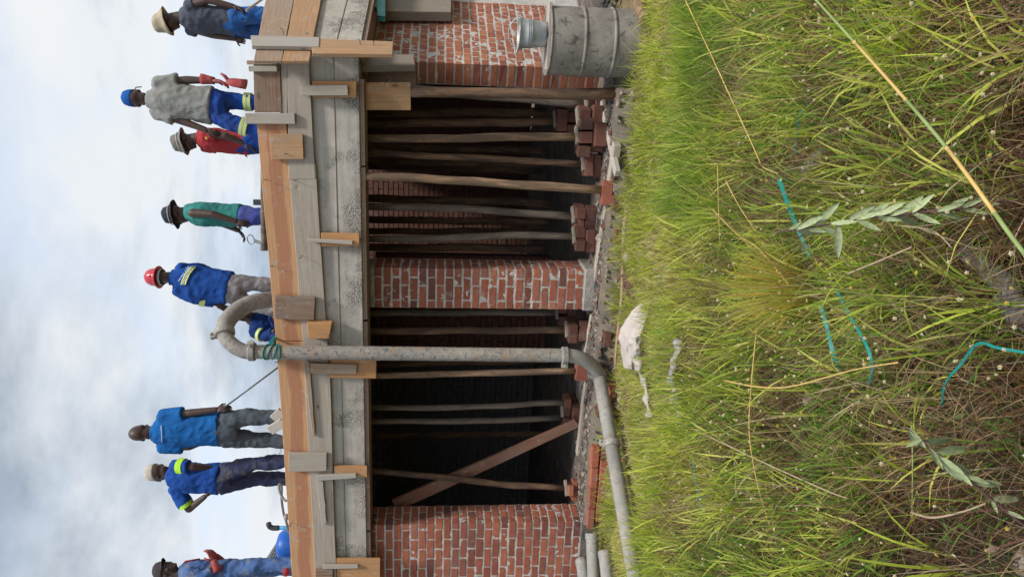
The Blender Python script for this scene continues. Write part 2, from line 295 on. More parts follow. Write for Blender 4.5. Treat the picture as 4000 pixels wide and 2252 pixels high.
# ------------------------------------------------------------------ mesh helpers
WL = {}
def wloc(o): return WL.get(o.name, np.zeros(3))
class MB:
    def __init__(s): s.v = []; s.f = []
    def add(s, verts, faces):
        o = len(s.v); s.v += [tuple(map(float, p)) for p in verts]; s.f += [tuple(i + o for i in f) for f in faces]; return s
    def box(s, c, h, ax=None):
        c = np.array(c, float); A = np.eye(3) if ax is None else np.array(ax, float)
        vs = [c + A[0] * h[0] * i + A[1] * h[1] * j + A[2] * h[2] * k for i in (-1, 1) for j in (-1, 1) for k in (-1, 1)]
        return s.add(vs, [(0, 1, 3, 2), (4, 6, 7, 5), (0, 4, 5, 1), (2, 3, 7, 6), (0, 2, 6, 4), (1, 5, 7, 3)])
    def loft(s, secs, n=18, caps=True, power=1.0):
        """secs: (centre, half-axis a, half-axis b) rings joined in a row"""
        vs = []; fs = []
        for c, a, b in secs:
            c, a, b = (np.array(x, float) for x in (c, a, b))
            for i in range(n):
                t = 2 * math.pi * i / n; ct, st = math.cos(t), math.sin(t)
                if power != 1.0:
                    ct = math.copysign(abs(ct) ** power, ct); st = math.copysign(abs(st) ** power, st)
                vs.append(c + a * ct + b * st)
        k = len(secs)
        for j in range(k - 1):
            for i in range(n):
                fs.append((j * n + i, j * n + (i + 1) % n, (j + 1) * n + (i + 1) % n, (j + 1) * n + i))
        if caps:
            fs.append(tuple(range(n))[::-1]); fs.append(tuple(range((k - 1) * n, k * n)))
        return s.add(vs, fs)
    def tube(s, pts, rad, n=12, caps=True, flat=1.0):
        pts = [np.array(p, float) for p in pts]; k = len(pts)
        if not hasattr(rad, '__len__'): rad = [rad] * k
        prev = None; secs = []
        for i in range(k):
            t = pts[min(i + 1, k - 1)] - pts[max(i - 1, 0)]; t = t / (np.linalg.norm(t) + 1e-9)
            a = np.cross(t, [0, 0, 1.0]) if prev is None else prev - t * (prev @ t)
            if np.linalg.norm(a) < 1e-3: a = np.cross(t, [0, 1.0, 0])
            a = a / np.linalg.norm(a); prev = a; b = np.cross(t, a)
            secs.append((pts[i], a * rad[i], b * rad[i] * flat))
        return s.loft(secs, n, caps)
    def ell(s, c, ax, r, nu=14, nv=9):
        c = np.array(c, float); A = np.array(ax, float); vs = [c - A[2] * r[2]]; fs = []
        for j in range(1, nv):
            ph = -math.pi / 2 + math.pi * j / nv
            for i in range(nu):
                t = 2 * math.pi * i / nu
                vs.append(c + A[0] * r[0] * math.cos(ph) * math.cos(t) + A[1] * r[1] * math.cos(ph) * math.sin(t) + A[2] * r[2] * math.sin(ph))
        vs.append(c + A[2] * r[2]); top = len(vs) - 1
        for i in range(nu):
            fs.append((0, 1 + (i + 1) % nu, 1 + i)); b = 1 + (nv - 2) * nu; fs.append((top, b + i, b + (i + 1) % nu))
        for j in range(nv - 2):
            for i in range(nu):
                a = 1 + j * nu; fs.append((a + i, a + (i + 1) % nu, a + nu + (i + 1) % nu, a + nu + i))
        return s.add(vs, fs)
    def cap(s, a, b, ra, rb, n=14):
        a = np.array(a, float); b = np.array(b, float); d = b - a; Ln = np.linalg.norm(d) + 1e-9; d = d / Ln
        return s.tube([a - d * ra * .95, a - d * ra * .6, a, a + (b - a) * .5, b, b + d * rb * .6, b + d * rb * .95],
                      [ra * .3, ra * .8, ra, (ra + rb) / 2, rb, rb * .8, rb * .3], n)
    def mesh(s, name, off=(0, 0, 0), smooth=False):
        me = bpy.data.meshes.new(name); o = np.array(off)
        me.from_pydata([tuple(np.array(p) - o) for p in s.v], [], s.f); me.update()
        if smooth: me.polygons.foreach_set('use_smooth', [True] * len(me.polygons))
        return me
    def build(s, name, mat, parent=None, smooth=False, bevel=0.0, at=None):
        off = wloc(parent) if parent else (np.zeros(3) if at is None else np.array(at))
        me = s.mesh(name, off, smooth); return link(name, me, mat, parent, at, bevel)
def link(name, me, mat, parent=None, at=None, bevel=0.0):
    o = bpy.data.objects.new(name, me); COL.objects.link(o)
    if mat: me.materials.append(M[mat] if isinstance(mat, str) else mat)
    if parent: o.parent = parent; WL[o.name] = wloc(parent)
    elif at is not None: o.location = tuple(at); WL[o.name] = np.array(at)
    if bevel:
        b = o.modifiers.new('bevel', 'BEVEL'); b.width = bevel; b.segments = 1; b.limit_method = 'ANGLE'; b.angle_limit = 0.7
    return o
def tag(o, label=None, cat=None, group=None, kind=None):
    if label: o['label'] = label
    if cat: o['category'] = cat
    if group: o['group'] = group
    if kind: o['kind'] = kind
    return o
def thing(name, label, cat, at, group=None):
    o = bpy.data.objects.new(name, None); COL.objects.link(o); o.location = tuple(at); WL[o.name] = np.array(at, float)
    o.empty_display_size = 0.1
    return tag(o, label, cat, group)
def lerp(a, b, t): return np.array(a) * (1 - t) + np.array(b) * t
def unit(v): v = np.array(v, float); return v / (np.linalg.norm(v) + 1e-9)

# ------------------------------------------------------------------ ground
GZ = -0.25
def gz(x, y): return GZ + 0.035 * mnoise.noise(Vector((x * 0.8, y * 0.8, 3.0))) + 0.015 * mnoise.noise(Vector((x * 3, y * 3, 1.0)))
xs = np.unique(np.concatenate([[-400, -120, -40, -14], np.linspace(-7, 6, 66), [12, 40, 120, 400]]))
ys = np.unique(np.concatenate([[-400, -120, -40, -14], np.linspace(-8, 2.5, 54), [6, 14, 40, 120, 400]]))
g = MB(); g.v = [(x, y, gz(x, y)) for y in ys for x in xs]; nx = len(xs)
g.f = [(j * nx + i, j * nx + i + 1, (j + 1) * nx + i + 1, (j + 1) * nx + i) for j in range(len(ys) - 1) for i in range(nx - 1)]
tag(g.build('ground', 'soil', smooth=True), kind='structure')

# ------------------------------------------------------------------ the building: floor, walls, pillar, ring beam, deck
E2 = np.array([math.cos(math.radians(65)), math.sin(math.radians(65)), 0.0])      # run of the right-hand side
N2 = np.array([E2[1], -E2[0], 0.0])                                                # its outward normal
K0 = np.array([1.93, 0.0, 0.0])                                                    # outer corner of the beam
FZ = -0.08
def prism(mb, poly, z0, z1):
    n = len(poly); vs = [(p[0], p[1], z0) for p in poly] + [(p[0], p[1], z1) for p in poly]
    fs = [tuple(range(n))[::-1], tuple(range(n, 2 * n))] + [(i, (i + 1) % n, n + (i + 1) % n, n + i) for i in range(n)]
    return mb.add(vs, fs)
def corner(d):                     # the point d inside both faces
    t = math.tan(math.radians(65 / 2)); return np.array([K0[0] - d * t, d, 0.0])
c15 = corner(0.05)
f = MB(); prism(f, [(-5.5, 0.08), tuple((c15 + np.array([0, .03, 0]))[:2]), tuple((c15 + E2 * 4)[:2]), (-1.0, 8.0), (-5.5, 8.0)], -0.5, FZ)
tag(f.build('floor', 'floor_concrete'), kind='structure')

# bricks: four slightly different bricks shared by every wall
def brick_mesh(i, L_=0.218, H_=0.0695, D_=0.106):
    bm = bmesh.new(); bmesh.ops.create_cube(bm, size=1.0)
    for v in bm.verts: v.co = Vector((v.co.x * L_, v.co.y * D_, v.co.z * H_))
    bmesh.ops.bevel(bm, geom=list(bm.edges), offset=0.005, segments=1, affect='EDGES')
    r = random.Random(i)
    for v in bm.verts: v.co += Vector((r.uniform(-1, 1), r.uniform(-1, 1), r.uniform(-1, 1))) * 0.0028
    me = bpy.data.meshes.new('brick'); bm.to_mesh(me); bm.free(); return me
BR = {}
def bricks(mat):
    if mat not in BR:
        BR[mat] = [brick_mesh(i) for i in range(5)]
        for me in BR[mat]: me.materials.append(M[mat])
    return BR[mat]
def put_brick(parent, c, ang, mat, sx=1.0, sy=1.0, sz=1.0, jit=1.0, tilt=0.0):
    o = bpy.data.objects.new('brick', random.choice(bricks(mat))); COL.objects.link(o); o.parent = parent
    p = np.array(c) - wloc(parent)
    o.location = (p[0] + random.uniform(-.002, .002) * jit, p[1] + random.uniform(-.002, .002) * jit, p[2] + random.uniform(-.002, .002) * jit)
    o.rotation_euler = (random.uniform(-.012, .012) * jit + tilt, random.uniform(-.010, .010) * jit, ang + random.uniform(-.012, .012) * jit)
    o.scale = (sx, sy, sz); return o
CH = 0.085
def mortar_skin(parent, p0, e, length, z0, z1, rec, amp, mat='mortar', step=0.0125):
    """uneven bed of mortar a few mm behind the brick faces, squeezed over their edges in places"""
    e = np.array(e, float); inn = np.array([-e[1], e[0], 0]); nx_, nz_ = int(length / step) + 1, int((z1 - z0) / step) + 1; m_ = MB()
    for k in range(nz_):
        for i in range(nx_):
            x, z = length * i / (nx_ - 1), z0 + (z1 - z0) * k / (nz_ - 1); p = p0 + e * x
            q = Vector((p[0] * 1.0, p[1] * 1.0, z)); d_ = rec - amp * (1.1 * mnoise.noise(q * 26) + .9 * mnoise.noise(q * 9 + Vector((5, 5, 5))) + .5 * mnoise.noise(q * 60))
            if i in (0, nx_ - 1): d_ = max(d_, rec)
            m_.v.append(tuple(p + inn * d_ + np.array([0, 0, z])))
    m_.f = [(k * nx_ + i, k * nx_ + i + 1, (k + 1) * nx_ + i + 1, (k + 1) * nx_ + i) for k in range(nz_ - 1) for i in range(nx_ - 1)]
    return m_.build('mortar', mat, parent, smooth=True)
def lay(parent, p0, e, length, z0, n, mat, off, header=False, clip=0.05):
    """courses of bricks along e from p0; e's left side is the inside of the wall"""
    e = np.array(e); inn = np.array([-e[1], e[0], 0]); ang = math.atan2(e[1], e[0]); pit = 0.116 if header else 0.232; bl = pit - 0.011
    for k in range(n):
        x = -off[k % len(off)]
        z = z0 + CH * k + CH / 2
        while x < length - 0.012:
            a, b = max(x, 0.0), min(x + bl, length)
            if b - a > clip:
                c = p0 + e * ((a + b) / 2) + np.array([0, 0, z])
                if header: put_brick(parent, c + inn * 0.111, ang + math.pi / 2, mat, sy=(b - a) / 0.106)
                else: put_brick(parent, c + inn * 0.053, ang, mat, sx=(b - a) / 0.222)
            x += pit

# left-hand wall
LW = thing('brick_wall', 'red brick wall flush with the beam at the left end of the building', 'wall', (-3.6, 0.12, FZ))
MB().box((-3.68, 0.12 + 0.012 + 0.166, 1.02), (1.03 - 0.012, 0.164, 1.13)).build('mortar_core', 'mortar', LW)
mortar_skin(LW, np.array([-3.75, 0.12, 0]), (1, 0, 0), 1.097, -.15, 2.135, .0055, .0037); mortar_skin(LW, np.array([-2.65, 0.123, 0]), (0, 1, 0), .335, -.15, 2.135, .0055, .0045)
ZL = -0.16
lay(LW, np.array([-4.34, 0.12, 0]), (1, 0, 0), 1.69, ZL, 27, 'brick_red', [0.0, 0.116], clip=0.04)
lay(LW, np.array([-2.65, 0.12 + 0.109, 0]), (0, 1, 0), 0.235, ZL, 27, 'brick_red', [0.116, 0.0], clip=0.04)
# pillar between the two bays
PL = thing('brick_pillar', 'free-standing red brick pillar with smeared mortar between the two bays', 'pillar', (-0.19, 0.55, FZ))
MB().box((-0.192, 0.352 + 0.012 + 0.192, 1.0), (0.188, 0.188, 1.13)).build('mortar_core', 'mortar', PL)
mortar_skin(PL, np.array([-0.390, 0.35, 0]), (1, 0, 0), .396, 0, 2.10, .0050, .0043); mortar_skin(PL, np.array([0.008, 0.353, 0]), (0, 1, 0), .39, 0, 2.10, .0050, .0048)
lay(PL, np.array([-0.392, 0.35, 0]), (1, 0, 0), 0.40, 0.03, 24, 'brick_pillar', [0.0, 0.15], clip=0.04)
lay(PL, np.array([0.008, 0.35 + 0.109, 0]), (0, 1, 0), 0.29, 0.03, 24, 'brick_pillar', [0.12, 0.02], clip=0.04)
rb = MB()
for k in range(2): rb.box((-0.192, 0.552, 2.088 - 0.028 + k * 0.0), (0.205, 0.206, 0.018))
MB().box((-0.19, 0.555, -0.03), (0.215, 0.215, 0.058)).build('mortar_foot', 'cement_wash', PL, bevel=0.012)
# right-hand wall, turned away
RW0 = np.array([1.90, 0.80, 0.0])
RW = thing('brick_wall', 'orange-red brick wall turned away behind the steel drum', 'wall', (RW0[0], RW0[1], FZ))
INN = -N2
cc = RW0 + E2 * 1.25 + INN * (0.115 + 0.003)
MB().box((cc[0], cc[1], 1.0), (1.25 - 0.012, 0.104, 1.22), (E2, INN, (0, 0, 1))).build('mortar_core', 'mortar', RW)
mortar_skin(RW, RW0 + E2 * .003, E2, 1.5, -.18, 2.2, .0055, .0030); mortar_skin(RW, RW0 + INN * .227, -INN, .222, -.18, 2.2, .0055, .0035)
lay(RW, RW0, E2, 1.55, -0.20, 28, 'brick_orange', [0.0, 0.058], header=True, clip=0.04)

# ring beam of the slab: one cast body along the front and round the corner
cb1, cb2 = corner(0.0), corner(0.30)
bm_ = MB(); far = 3.2
def strip(z0, z1, d0, d1):
    a, b = corner(d0), corner(d1)
    poly = [(-5.4, d0), tuple(a[:2]), tuple((a + E2 * far)[:2]), tuple((b + E2 * far)[:2]), tuple(b[:2]), (-5.4, d1)]
    return prism(bm_, poly, z0, z1)
strip(2.14, 2.345, 0.0, 0.30)
strip(2.3452, 2.80, -0.005, 0.30)
BEAM = bm_.build('concrete_beam', 'beam_concrete', at=(0, 0, 0), bevel=0.006)
tag(BEAM, 'long grey concrete ring beam, honeycombed along its lower edge, above the openings', 'beam')
def quad_prism(pts, depth, nrm):
    pts = [np.array(p) for p in pts]; d = np.array(nrm) * depth
    v = pts + [p + d for p in pts]
    return v, [(0, 1, 2, 3), (7, 6, 5, 4), (0, 4, 5, 1), (1, 5, 6, 2), (2, 6, 7, 3), (3, 7, 4, 0)]
# deck the men stand on, with an unseen gap added at the back to light the back wall
DZ = 2.80
DECK = thing('slab_deck', 'wide timber slab deck carried by the props, seen edge-on under the men', 'deck', (-1.5, 2.5, 2.7))
cin = corner(0.30)
d = MB()
prism(d, [(-5.4, 0.31), tuple((cin + E2 * .01)[:2]), tuple((cin + E2 * 3.1)[:2]), (3.0, 5.25), (-5.4, 5.25)], 2.66, DZ)
d.build('plywood_sheet', 'brown_timber', DECK)
MB().box((-3.4, 5.74, 2.73), (2.0, 0.46, 0.07)).build('plywood_sheet', 'brown_timber', DECK)
MB().box((2.2, 5.74, 2.73), (1.9, 0.46, 0.07)).build('plywood_sheet', 'brown_timber', DECK)
# soffit boards under the beam
for x0, x1 in ((-5.3, -2.66), (-2.64, -0.42), (-0.40, 1.0), (1.01, 1.74)):
    o = MB().box(((x0 + x1) / 2, 0.155, 2.12), ((x1 - x0) / 2 - .003, 0.14, 0.018)).build('soffit_board', 'brown_timber', DECK)
a, b = corner(0.015), corner(0.295)
s_ = MB(); prism(s_, [tuple((a + E2 * .02)[:2]), tuple((a + E2 * 3)[:2]), tuple((b + E2 * 3)[:2]), tuple((b + E2 * .02)[:2])], 2.102, 2.138)
s_.build('soffit_board', 'brown_timber', DECK)

# rough brick walls deep inside, joined because they read as one dim mass
def far_wall(name, label, p0, e, length, n, mat, holes=()):
    e = np.array(e); inn = np.array([-e[1], e[0], 0]); b = MB()
    for k in range(n):
        x = -0.116 * (k % 2); z = FZ + CH * k + CH / 2
        while x < length:
            a, c = max(0, x), min(length, x + 0.221); mid = (a + c) / 2
            if c - a > 0.04 and not any(h[0] < mid < h[1] and h[2] < z < h[3] for h in holes):
                pc = p0 + e * mid + inn * 0.05 + np.array([0, 0, z]) - inn * random.uniform(0, .012)
                b.box(pc, ((c - a) / 2, 0.05, 0.036), (e, inn, (0, 0, 1)))
            x += 0.232
    t = thing(name, label, 'wall', (p0[0], p0[1], FZ))
    o = b.build('brickwork', mat, t); o['kind'] = 'stuff'
    q = MB(); xs_ = [0.0] + [v for h in holes for v in h[:2]] + [length]
    q.box(p0 + e * (length / 2) + inn * 0.105 + np.array([0, 0, FZ + n * CH / 2]), (length / 2, 0.05, n * CH / 2), (e, inn, (0, 0, 1))) if not holes else None
    for h in holes:
        for s0, s1 in ((0, h[0]), (h[1], length)):
            q.box(p0 + e * ((s0 + s1) / 2) + inn * 0.105 + np.array([0, 0, FZ + n * CH / 2]), ((s1 - s0) / 2, 0.05, n * CH / 2), (e, inn, (0, 0, 1)))
    q.build('mortar_core', 'mortar_dark', t)
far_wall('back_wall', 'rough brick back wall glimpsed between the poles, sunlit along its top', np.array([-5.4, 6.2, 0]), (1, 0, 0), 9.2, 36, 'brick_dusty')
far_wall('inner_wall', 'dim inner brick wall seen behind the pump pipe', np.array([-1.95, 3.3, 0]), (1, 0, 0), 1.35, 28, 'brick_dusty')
far_wall('inner_wall', 'dark inner brick wall deep in the left-hand bay', np.array([-5.4, 4.3, 0]), (1, 0, 0), 3.4, 31, 'shade_toned_brick')
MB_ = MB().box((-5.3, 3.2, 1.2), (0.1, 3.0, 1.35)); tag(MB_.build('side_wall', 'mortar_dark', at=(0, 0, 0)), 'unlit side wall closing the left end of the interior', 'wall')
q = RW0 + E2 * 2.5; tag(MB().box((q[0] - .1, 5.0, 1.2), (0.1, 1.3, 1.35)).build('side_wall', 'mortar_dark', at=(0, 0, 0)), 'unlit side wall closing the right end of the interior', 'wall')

# plinth under the floor edge: brick courses showing at the left, render elsewhere
PT = thing('plinth', 'rough rendered plinth with a few bricks showing under the floor edge', 'plinth', (-1.0, 0.05, GZ))
pts = np.linspace(-2.62, 1.75, 220); p_ = MB()
top = [(x, 0.02 + 0.03 * mnoise.noise(Vector((x * 3, 0, 0))) + .015 * mnoise.noise(Vector((x * 14, 0, 0))), FZ + 0.018 * mnoise.noise(Vector((x * 5, 1, 0))) + .012 * mnoise.noise(Vector((x * 17, 1, 0)))) for x in pts]
bot = [(x, -0.07 + 0.05 * mnoise.noise(Vector((x * 2.2, 4, 0))), GZ - 0.06) for x in pts]
bk = [(x, 0.10, FZ + 0.006) for x in pts]
p_.add(bk + top + bot, [(i, i + 1, 221 + i, 220 + i) for i in range(219)] + [(220 + i, 221 + i, 441 + i, 440 + i) for i in range(219)])
p_.build('render_coat', 'plinth_concrete', PT, smooth=True)
for k in range(2):
    for i in range(4):
        x = -2.50 + i * 0.235 + 0.1 * k
        put_brick(PT, (x, -0.03 - 0.03 * k, FZ - 0.045 - 0.085 * k), 0, 'brick_red', jit=2)
for x, z in ((-0.9, -.16), (-0.55, -.15), (0.45, -.17), (0.75, -.14), (-1.3, -.15)):
    put_brick(PT, (x, -0.025, z), 0.05, 'brick_dusty', sx=.6, jit=3)

# ------------------------------------------------------------------ timber formwork round the slab edge
def plank(parent, corners, thick, mat, name='plank', Y=0.0, plane=None, label=None, along='auto', at=None, rough=0.0, cat=None):
    """corners: four pixels a,b (one end) c,d (other end, d beside a); the face lies on the plane, the board's body goes behind it"""
    P = [PPL(x, y, *plane) if plane else PY(x, y, Y) for x, y in corners]
    n_ = np.array(plane[1]) if plane else np.array([0, -1.0, 0])
    if n_ @ (CAM - P[0]) < 0: n_ = -n_
    e = unit((P[2] + P[3]) - (P[0] + P[1])); ac = unit(np.cross(n_, e)); c = sum(P) / 4
    R = np.array([e, ac, n_]); loc = [R @ (p - c) for p in P]
    mb = MB(); nseg = 7; a0, b0, c0, d0 = loc; ring = []
    for i in range(nseg + 1):
        t = i / nseg; j = [random.uniform(-1, 1) * rough for _ in range(2)]
        p, q = lerp(a0, d0, t), lerp(b0, c0, t); p[1] += j[0]; q[1] += j[1]
        ring.append((p, q, q - np.array([0, 0, thick]), p - np.array([0, 0, thick])))
    vs = [v for r in ring for v in r]; fs = [(0, 1, 2, 3), tuple(4 * nseg + k for k in (3, 2, 1, 0))]
    for i in range(nseg):
        for k in range(4): fs.append((4 * i + k, 4 * (i + 1) + k, 4 * (i + 1) + (k + 1) % 4, 4 * i + (k + 1) % 4))
    mb.add(vs, fs); me = mb.mesh(name); bmx = bmesh.new(); bmx.from_mesh(me); bmesh.ops.recalc_face_normals(bmx, faces=bmx.faces); bmx.to_mesh(me); bmx.free()
    o = bpy.data.objects.new(name, me); COL.objects.link(o); me.materials.append(M[mat])
    mw = Matrix.Identity(4); off = wloc(parent) if parent else np.zeros(3)
    for i in range(3):
        mw[i][0], mw[i][1], mw[i][2], mw[i][3] = e[i], ac[i], n_[i], c[i] - off[i]
    if parent: o.parent = parent
    o.matrix_basis = mw
    b = o.modifiers.new('bevel', 'BEVEL'); b.width = 0.003; b.segments = 1; b.limit_method = 'ANGLE'; b.angle_limit = 0.7
    if label: o['label'] = label
    if cat: o['category'] = cat
    return o
def nail(parent, px, py, Y, bend=0.0):
    p = PY(px, py, Y); m_ = MB(); s = random.uniform(-.02, .02)
    m_.tube([p + (0, .02, 0), p + (0, -.02, .0), p + (s, -.045, -.01 + bend), p + (s * 1.6, -.055, .012 + bend)], 0.0028, 6)
    m_.build('nail', 'nail_steel', parent, smooth=True)
FWK = thing('timber_formwork', 'timber edge formwork of long boards and nailed cleats along the front of the slab', 'formwork', (-1.0, -0.03, 2.4))
YB, YG = -0.032, -0.034
plank(FWK, [(999, 443), (1114, 443), (1200, 1330), (1078, 1330)], .024, 'heart_pine', Y=YB, rough=.002, label='long orange edge board with red heartwood')
plank(FWK, [(1079, 1333), (1201, 1333), (1256, 2330), (1146, 2330)], .024, 'heart_pine', Y=YB, rough=.002, label='left-hand orange edge board with red heartwood')
plank(FWK, [(1122, 236), (1206, 236), (1232, 700), (1128, 700)], .024, 'grey_timber', Y=YG - .012, rough=.002)
plank(FWK, [(1097, 236), (1124, 236), (1122, 470), (1102, 470)], .024, 'grey_timber', Y=YG - .004)
plank(FWK, [(1126, 640), (1231, 640), (1290, 1480), (1196, 1480)], .024, 'grey_timber', Y=YG - .008, rough=.003)
plank(FWK, [(1188, 1440), (1288, 1440), (1316, 2330), (1236, 2330)], .024, 'grey_timber', Y=YG - .012, rough=.003)
plank(FWK, [(989, 240), (1093, 240), (1101, 440), (994, 440)], .024, 'brown_timber', Y=YB - .012, rough=.002, label='short weathered grey-brown board near the corner')
plank(FWK, [(957, 442), (1153, 442), (1153, 484), (957, 484)][0:1] + [(957, 484), (1153, 485), (1150, 443)], .034, 'pale_timber', name='cleat', Y=-.078)
plank(FWK, [(1052, 524), (1060, 623), (1186, 622), (1182, 524)], .03, 'fresh_pine', name='cleat', Y=-.082)
plank(FWK, [(1220, 316), (1222, 381), (1392, 381), (1392, 318)], .024, 'orange_pine', name='cleat', Y=-.058)
plank(FWK, [(1175, 333), (1178, 374), (1360, 373), (1357, 333)], .03, 'grey_timber', name='cleat', Y=-.092)
plank(FWK, [(1254, 910), (1256, 962), (1404, 960), (1403, 912)], .026, 'orange_pine', name='cleat', Y=-.058)
plank(FWK, [(1199, 931), (1202, 943), (1377, 956), (1377, 941)], .028, 'pale_timber', name='cleat', Y=-.09)
plank(FWK, [(1074, 1155), (1074, 1245), (1226, 1250), (1231, 1160)], .032, 'brown_timber', name='cleat', Y=-.082)
plank(FWK, [(1199, 1258), (1205, 1322), (1285, 1322), (1296, 1260)], .07, 'orange_pine', name='cleat', Y=-.105)
plank(FWK, [(1206, 1376), (1208, 1410), (1280, 1414), (1298, 1376)], .04, 'brown_timber', name='cleat', Y=-.085)
plank(FWK, [(1288, 1394), (1290, 1475), (1469, 1477), (1470, 1400)], .024, 'orange_pine', name='cleat', Y=-.058, label='orange cleat hanging below the beam beside the pump pipe')
plank(FWK, [(1212, 1418), (1213, 1458), (1392, 1460), (1394, 1424)], .03, 'tan_timber', name='cleat', Y=-.09)
plank(FWK, [(1184, 1385), (1209, 1412), (1232, 1702), (1222, 1704)], .02, 'tan_timber', name='lath', Y=-.072, rough=.004)
plank(FWK, [(1127, 1769), (1129, 1842), (1275, 1838), (1276, 1771)], .034, 'grey_timber', name='cleat', Y=-.084)
plank(FWK, [(1304, 1819), (1306, 1861), (1434, 1863), (1434, 1821)], .026, 'orange_pine', name='cleat', Y=-.058)
plank(FWK, [(1234, 1856), (1236, 1877), (1391, 1866), (1390, 1850)], .026, 'pale_timber', name='cleat', Y=-.088)
plank(FWK, [(1236, 1880), (1262, 1880), (1276, 2040), (1258, 2050)], .022, 'pale_timber', name='lath', Y=-.074, rough=.004)
plank(FWK, [(1315, 2181), (1317, 2300), (1484, 2300), (1485, 2181)], .026, 'orange_pine', name='cleat', Y=-.058)
plank(FWK, [(1262, 2206), (1262, 2221), (1399, 2218), (1398, 2206)], .026, 'pale_timber', name='cleat', Y=-.09)
plank(FWK, [(1232, 2224), (1232, 2300), (1300, 2300), (1300, 2224)], .026, 'brown_timber', name='cleat', Y=-.085)
for px, py in ((1040, 702), (1065, 1040), (1085, 1412), (1110, 2240), (1098, 1748), (1137, 2043), (1155, 705), (1176, 998), (1120, 600)): nail(FWK, px, py, -.05)
# round the corner
FW2 = thing('timber_formwork', 'timber edge formwork round the right-hand end, over the drum', 'formwork', (K0[0], K0[1], 2.4))
def side(o): return (K0 + N2 * o, N2)
plank(FW2, [(990, 238), (1100, 238), (1155, -40), (1045, -40)], .024, 'tan_timber', plane=side(.034), rough=.002)
plank(FW2, [(1103, 238), (1207, 238), (1262, -40), (1157, -40)], .024, 'fresh_pine', plane=side(.034), rough=.003)
plank(FW2, [(979, 138), (983, 178), (1246, 182), (1248, 145)], .034, 'pale_timber', name='cleat', plane=side(.075))
plank(FW2, [(1216, 150), (1219, 208), (1533, 212), (1536, 162)], .032, 'fresh_pine', name='cleat', plane=side(.068), label='long brown cleat reaching below the beam at the corner')
plank(FW2, [(962, 236), (964, 253), (1084, 253), (1084, 238)], .05, 'tan_timber', name='corner_block', Y=-.075)
plank(FW2, [(970, 257), (971, 280), (1082, 280), (1081, 258)], .04, 'pale_timber', name='corner_block', Y=-.08)
for px, py in ((1108, 133), (1407, 172), (1460, 175)):
    p = PPL(px, py, *side(.075)); MB().tube([p - N2 * .01, p + N2 * .03, p + N2 * .05 + (0, 0, .02)], .0028, 6).build('nail', 'nail_steel', FW2)

# timbers hanging under the corner of the beam
def solo(label, cat, corners, thick, mat, name, **kw):
    o = plank(None, corners, thick, mat, name=name, label=label, cat=cat, **kw); return o
solo('wide orange-brown board standing on the right-hand prop under the beam', 'board', [(1424, 322), (1426, 430), (1605, 431), (1604, 322)], .04, 'amber_timber', 'head_board', Y=.07)
solo('dark brown board hanging under the beam beside the brick corner', 'board', [(1424, 269), (1428, 331), (1626, 331), (1626, 272)], .04, 'brown_timber', 'head_board', Y=.42)
solo('grey board with a chamfered end hanging under the beam corner', 'board', [(1410, 212), (1410, 258), (1622, 254), (1614, 213)], .06, 'dull_timber', 'head_board', plane=(RW0 + N2 * .22, N2))
solo('thick grey timber against the brick wall at the right-hand edge', 'timber', [(1502, -70), (1502, 44), (1762, 47), (1764, -70)], .10, 'dull_timber', 'timber_beam', plane=(RW0 + N2 * .13, N2))
# teal folded-steel section
pl = (RW0 + N2 * .28, N2); tt = MB()
prof = [(1433, 24), (1474, 27), (1478, 60), (1502, 63), (1502, -60), (1433, -60)]
Pp = [PPL(x, y, *pl) for x, y in prof]; k = len(Pp)
tt.add(Pp + [p - N2 * .05 for p in Pp], [tuple(range(k)), tuple(range(2 * k - 1, k - 1, -1))] + [(i, (i + 1) % k, k + (i + 1) % k, k + i) for i in range(k)])
tag(tt.build('steel_section', 'teal_steel', at=(0, 0, 0), bevel=.006), 'teal painted folded steel section under the beam at the right edge', 'steel section')

# ------------------------------------------------------------------ props
def pole(label, pts, Y, r, mat, zbase=None, group='timber poles propping the slab', top=2.66, name='pole_prop'):
    """pts: pixels from head to foot on the plane Y"""
    P = [PY(x, y, Y) for x, y in pts]
    u = unit(P[0] - P[1]); 
    if P[0][2] < top: P.insert(0, P[0] + u * ((top - P[0][2]) / max(u[2], .3)))
    D = [P[0]]
    for a, b in zip(P[:-1], P[1:]):
        nseg = max(2, int(np.linalg.norm(b - a) / 0.16))
        for i in range(1, nseg + 1): D.append(lerp(a, b, i / nseg))
    s = random.uniform(0, 50); out_ = []
    for i, p in enumerate(D):
        wv = 0.35 * r if 0 < i < len(D) - 1 else 0
        out_.append(p + np.array([mnoise.noise(Vector((s, p[2] * 2.2, 0))), mnoise.noise(Vector((s, p[2] * 2.2, 9))), 0]) * wv)
    rr = [r * (1 + 0.12 * mnoise.noise(Vector((s + 7, p[2] * 4, 2)))) * (0.94 + 0.12 * i / len(D)) for i, p in enumerate(D)]
    base = D[-1]; m_ = MB().tube(out_, rr, 12)
    o = m_.build(name, mat, at=base, smooth=True)
    tag(o, label, 'pole', group); return base
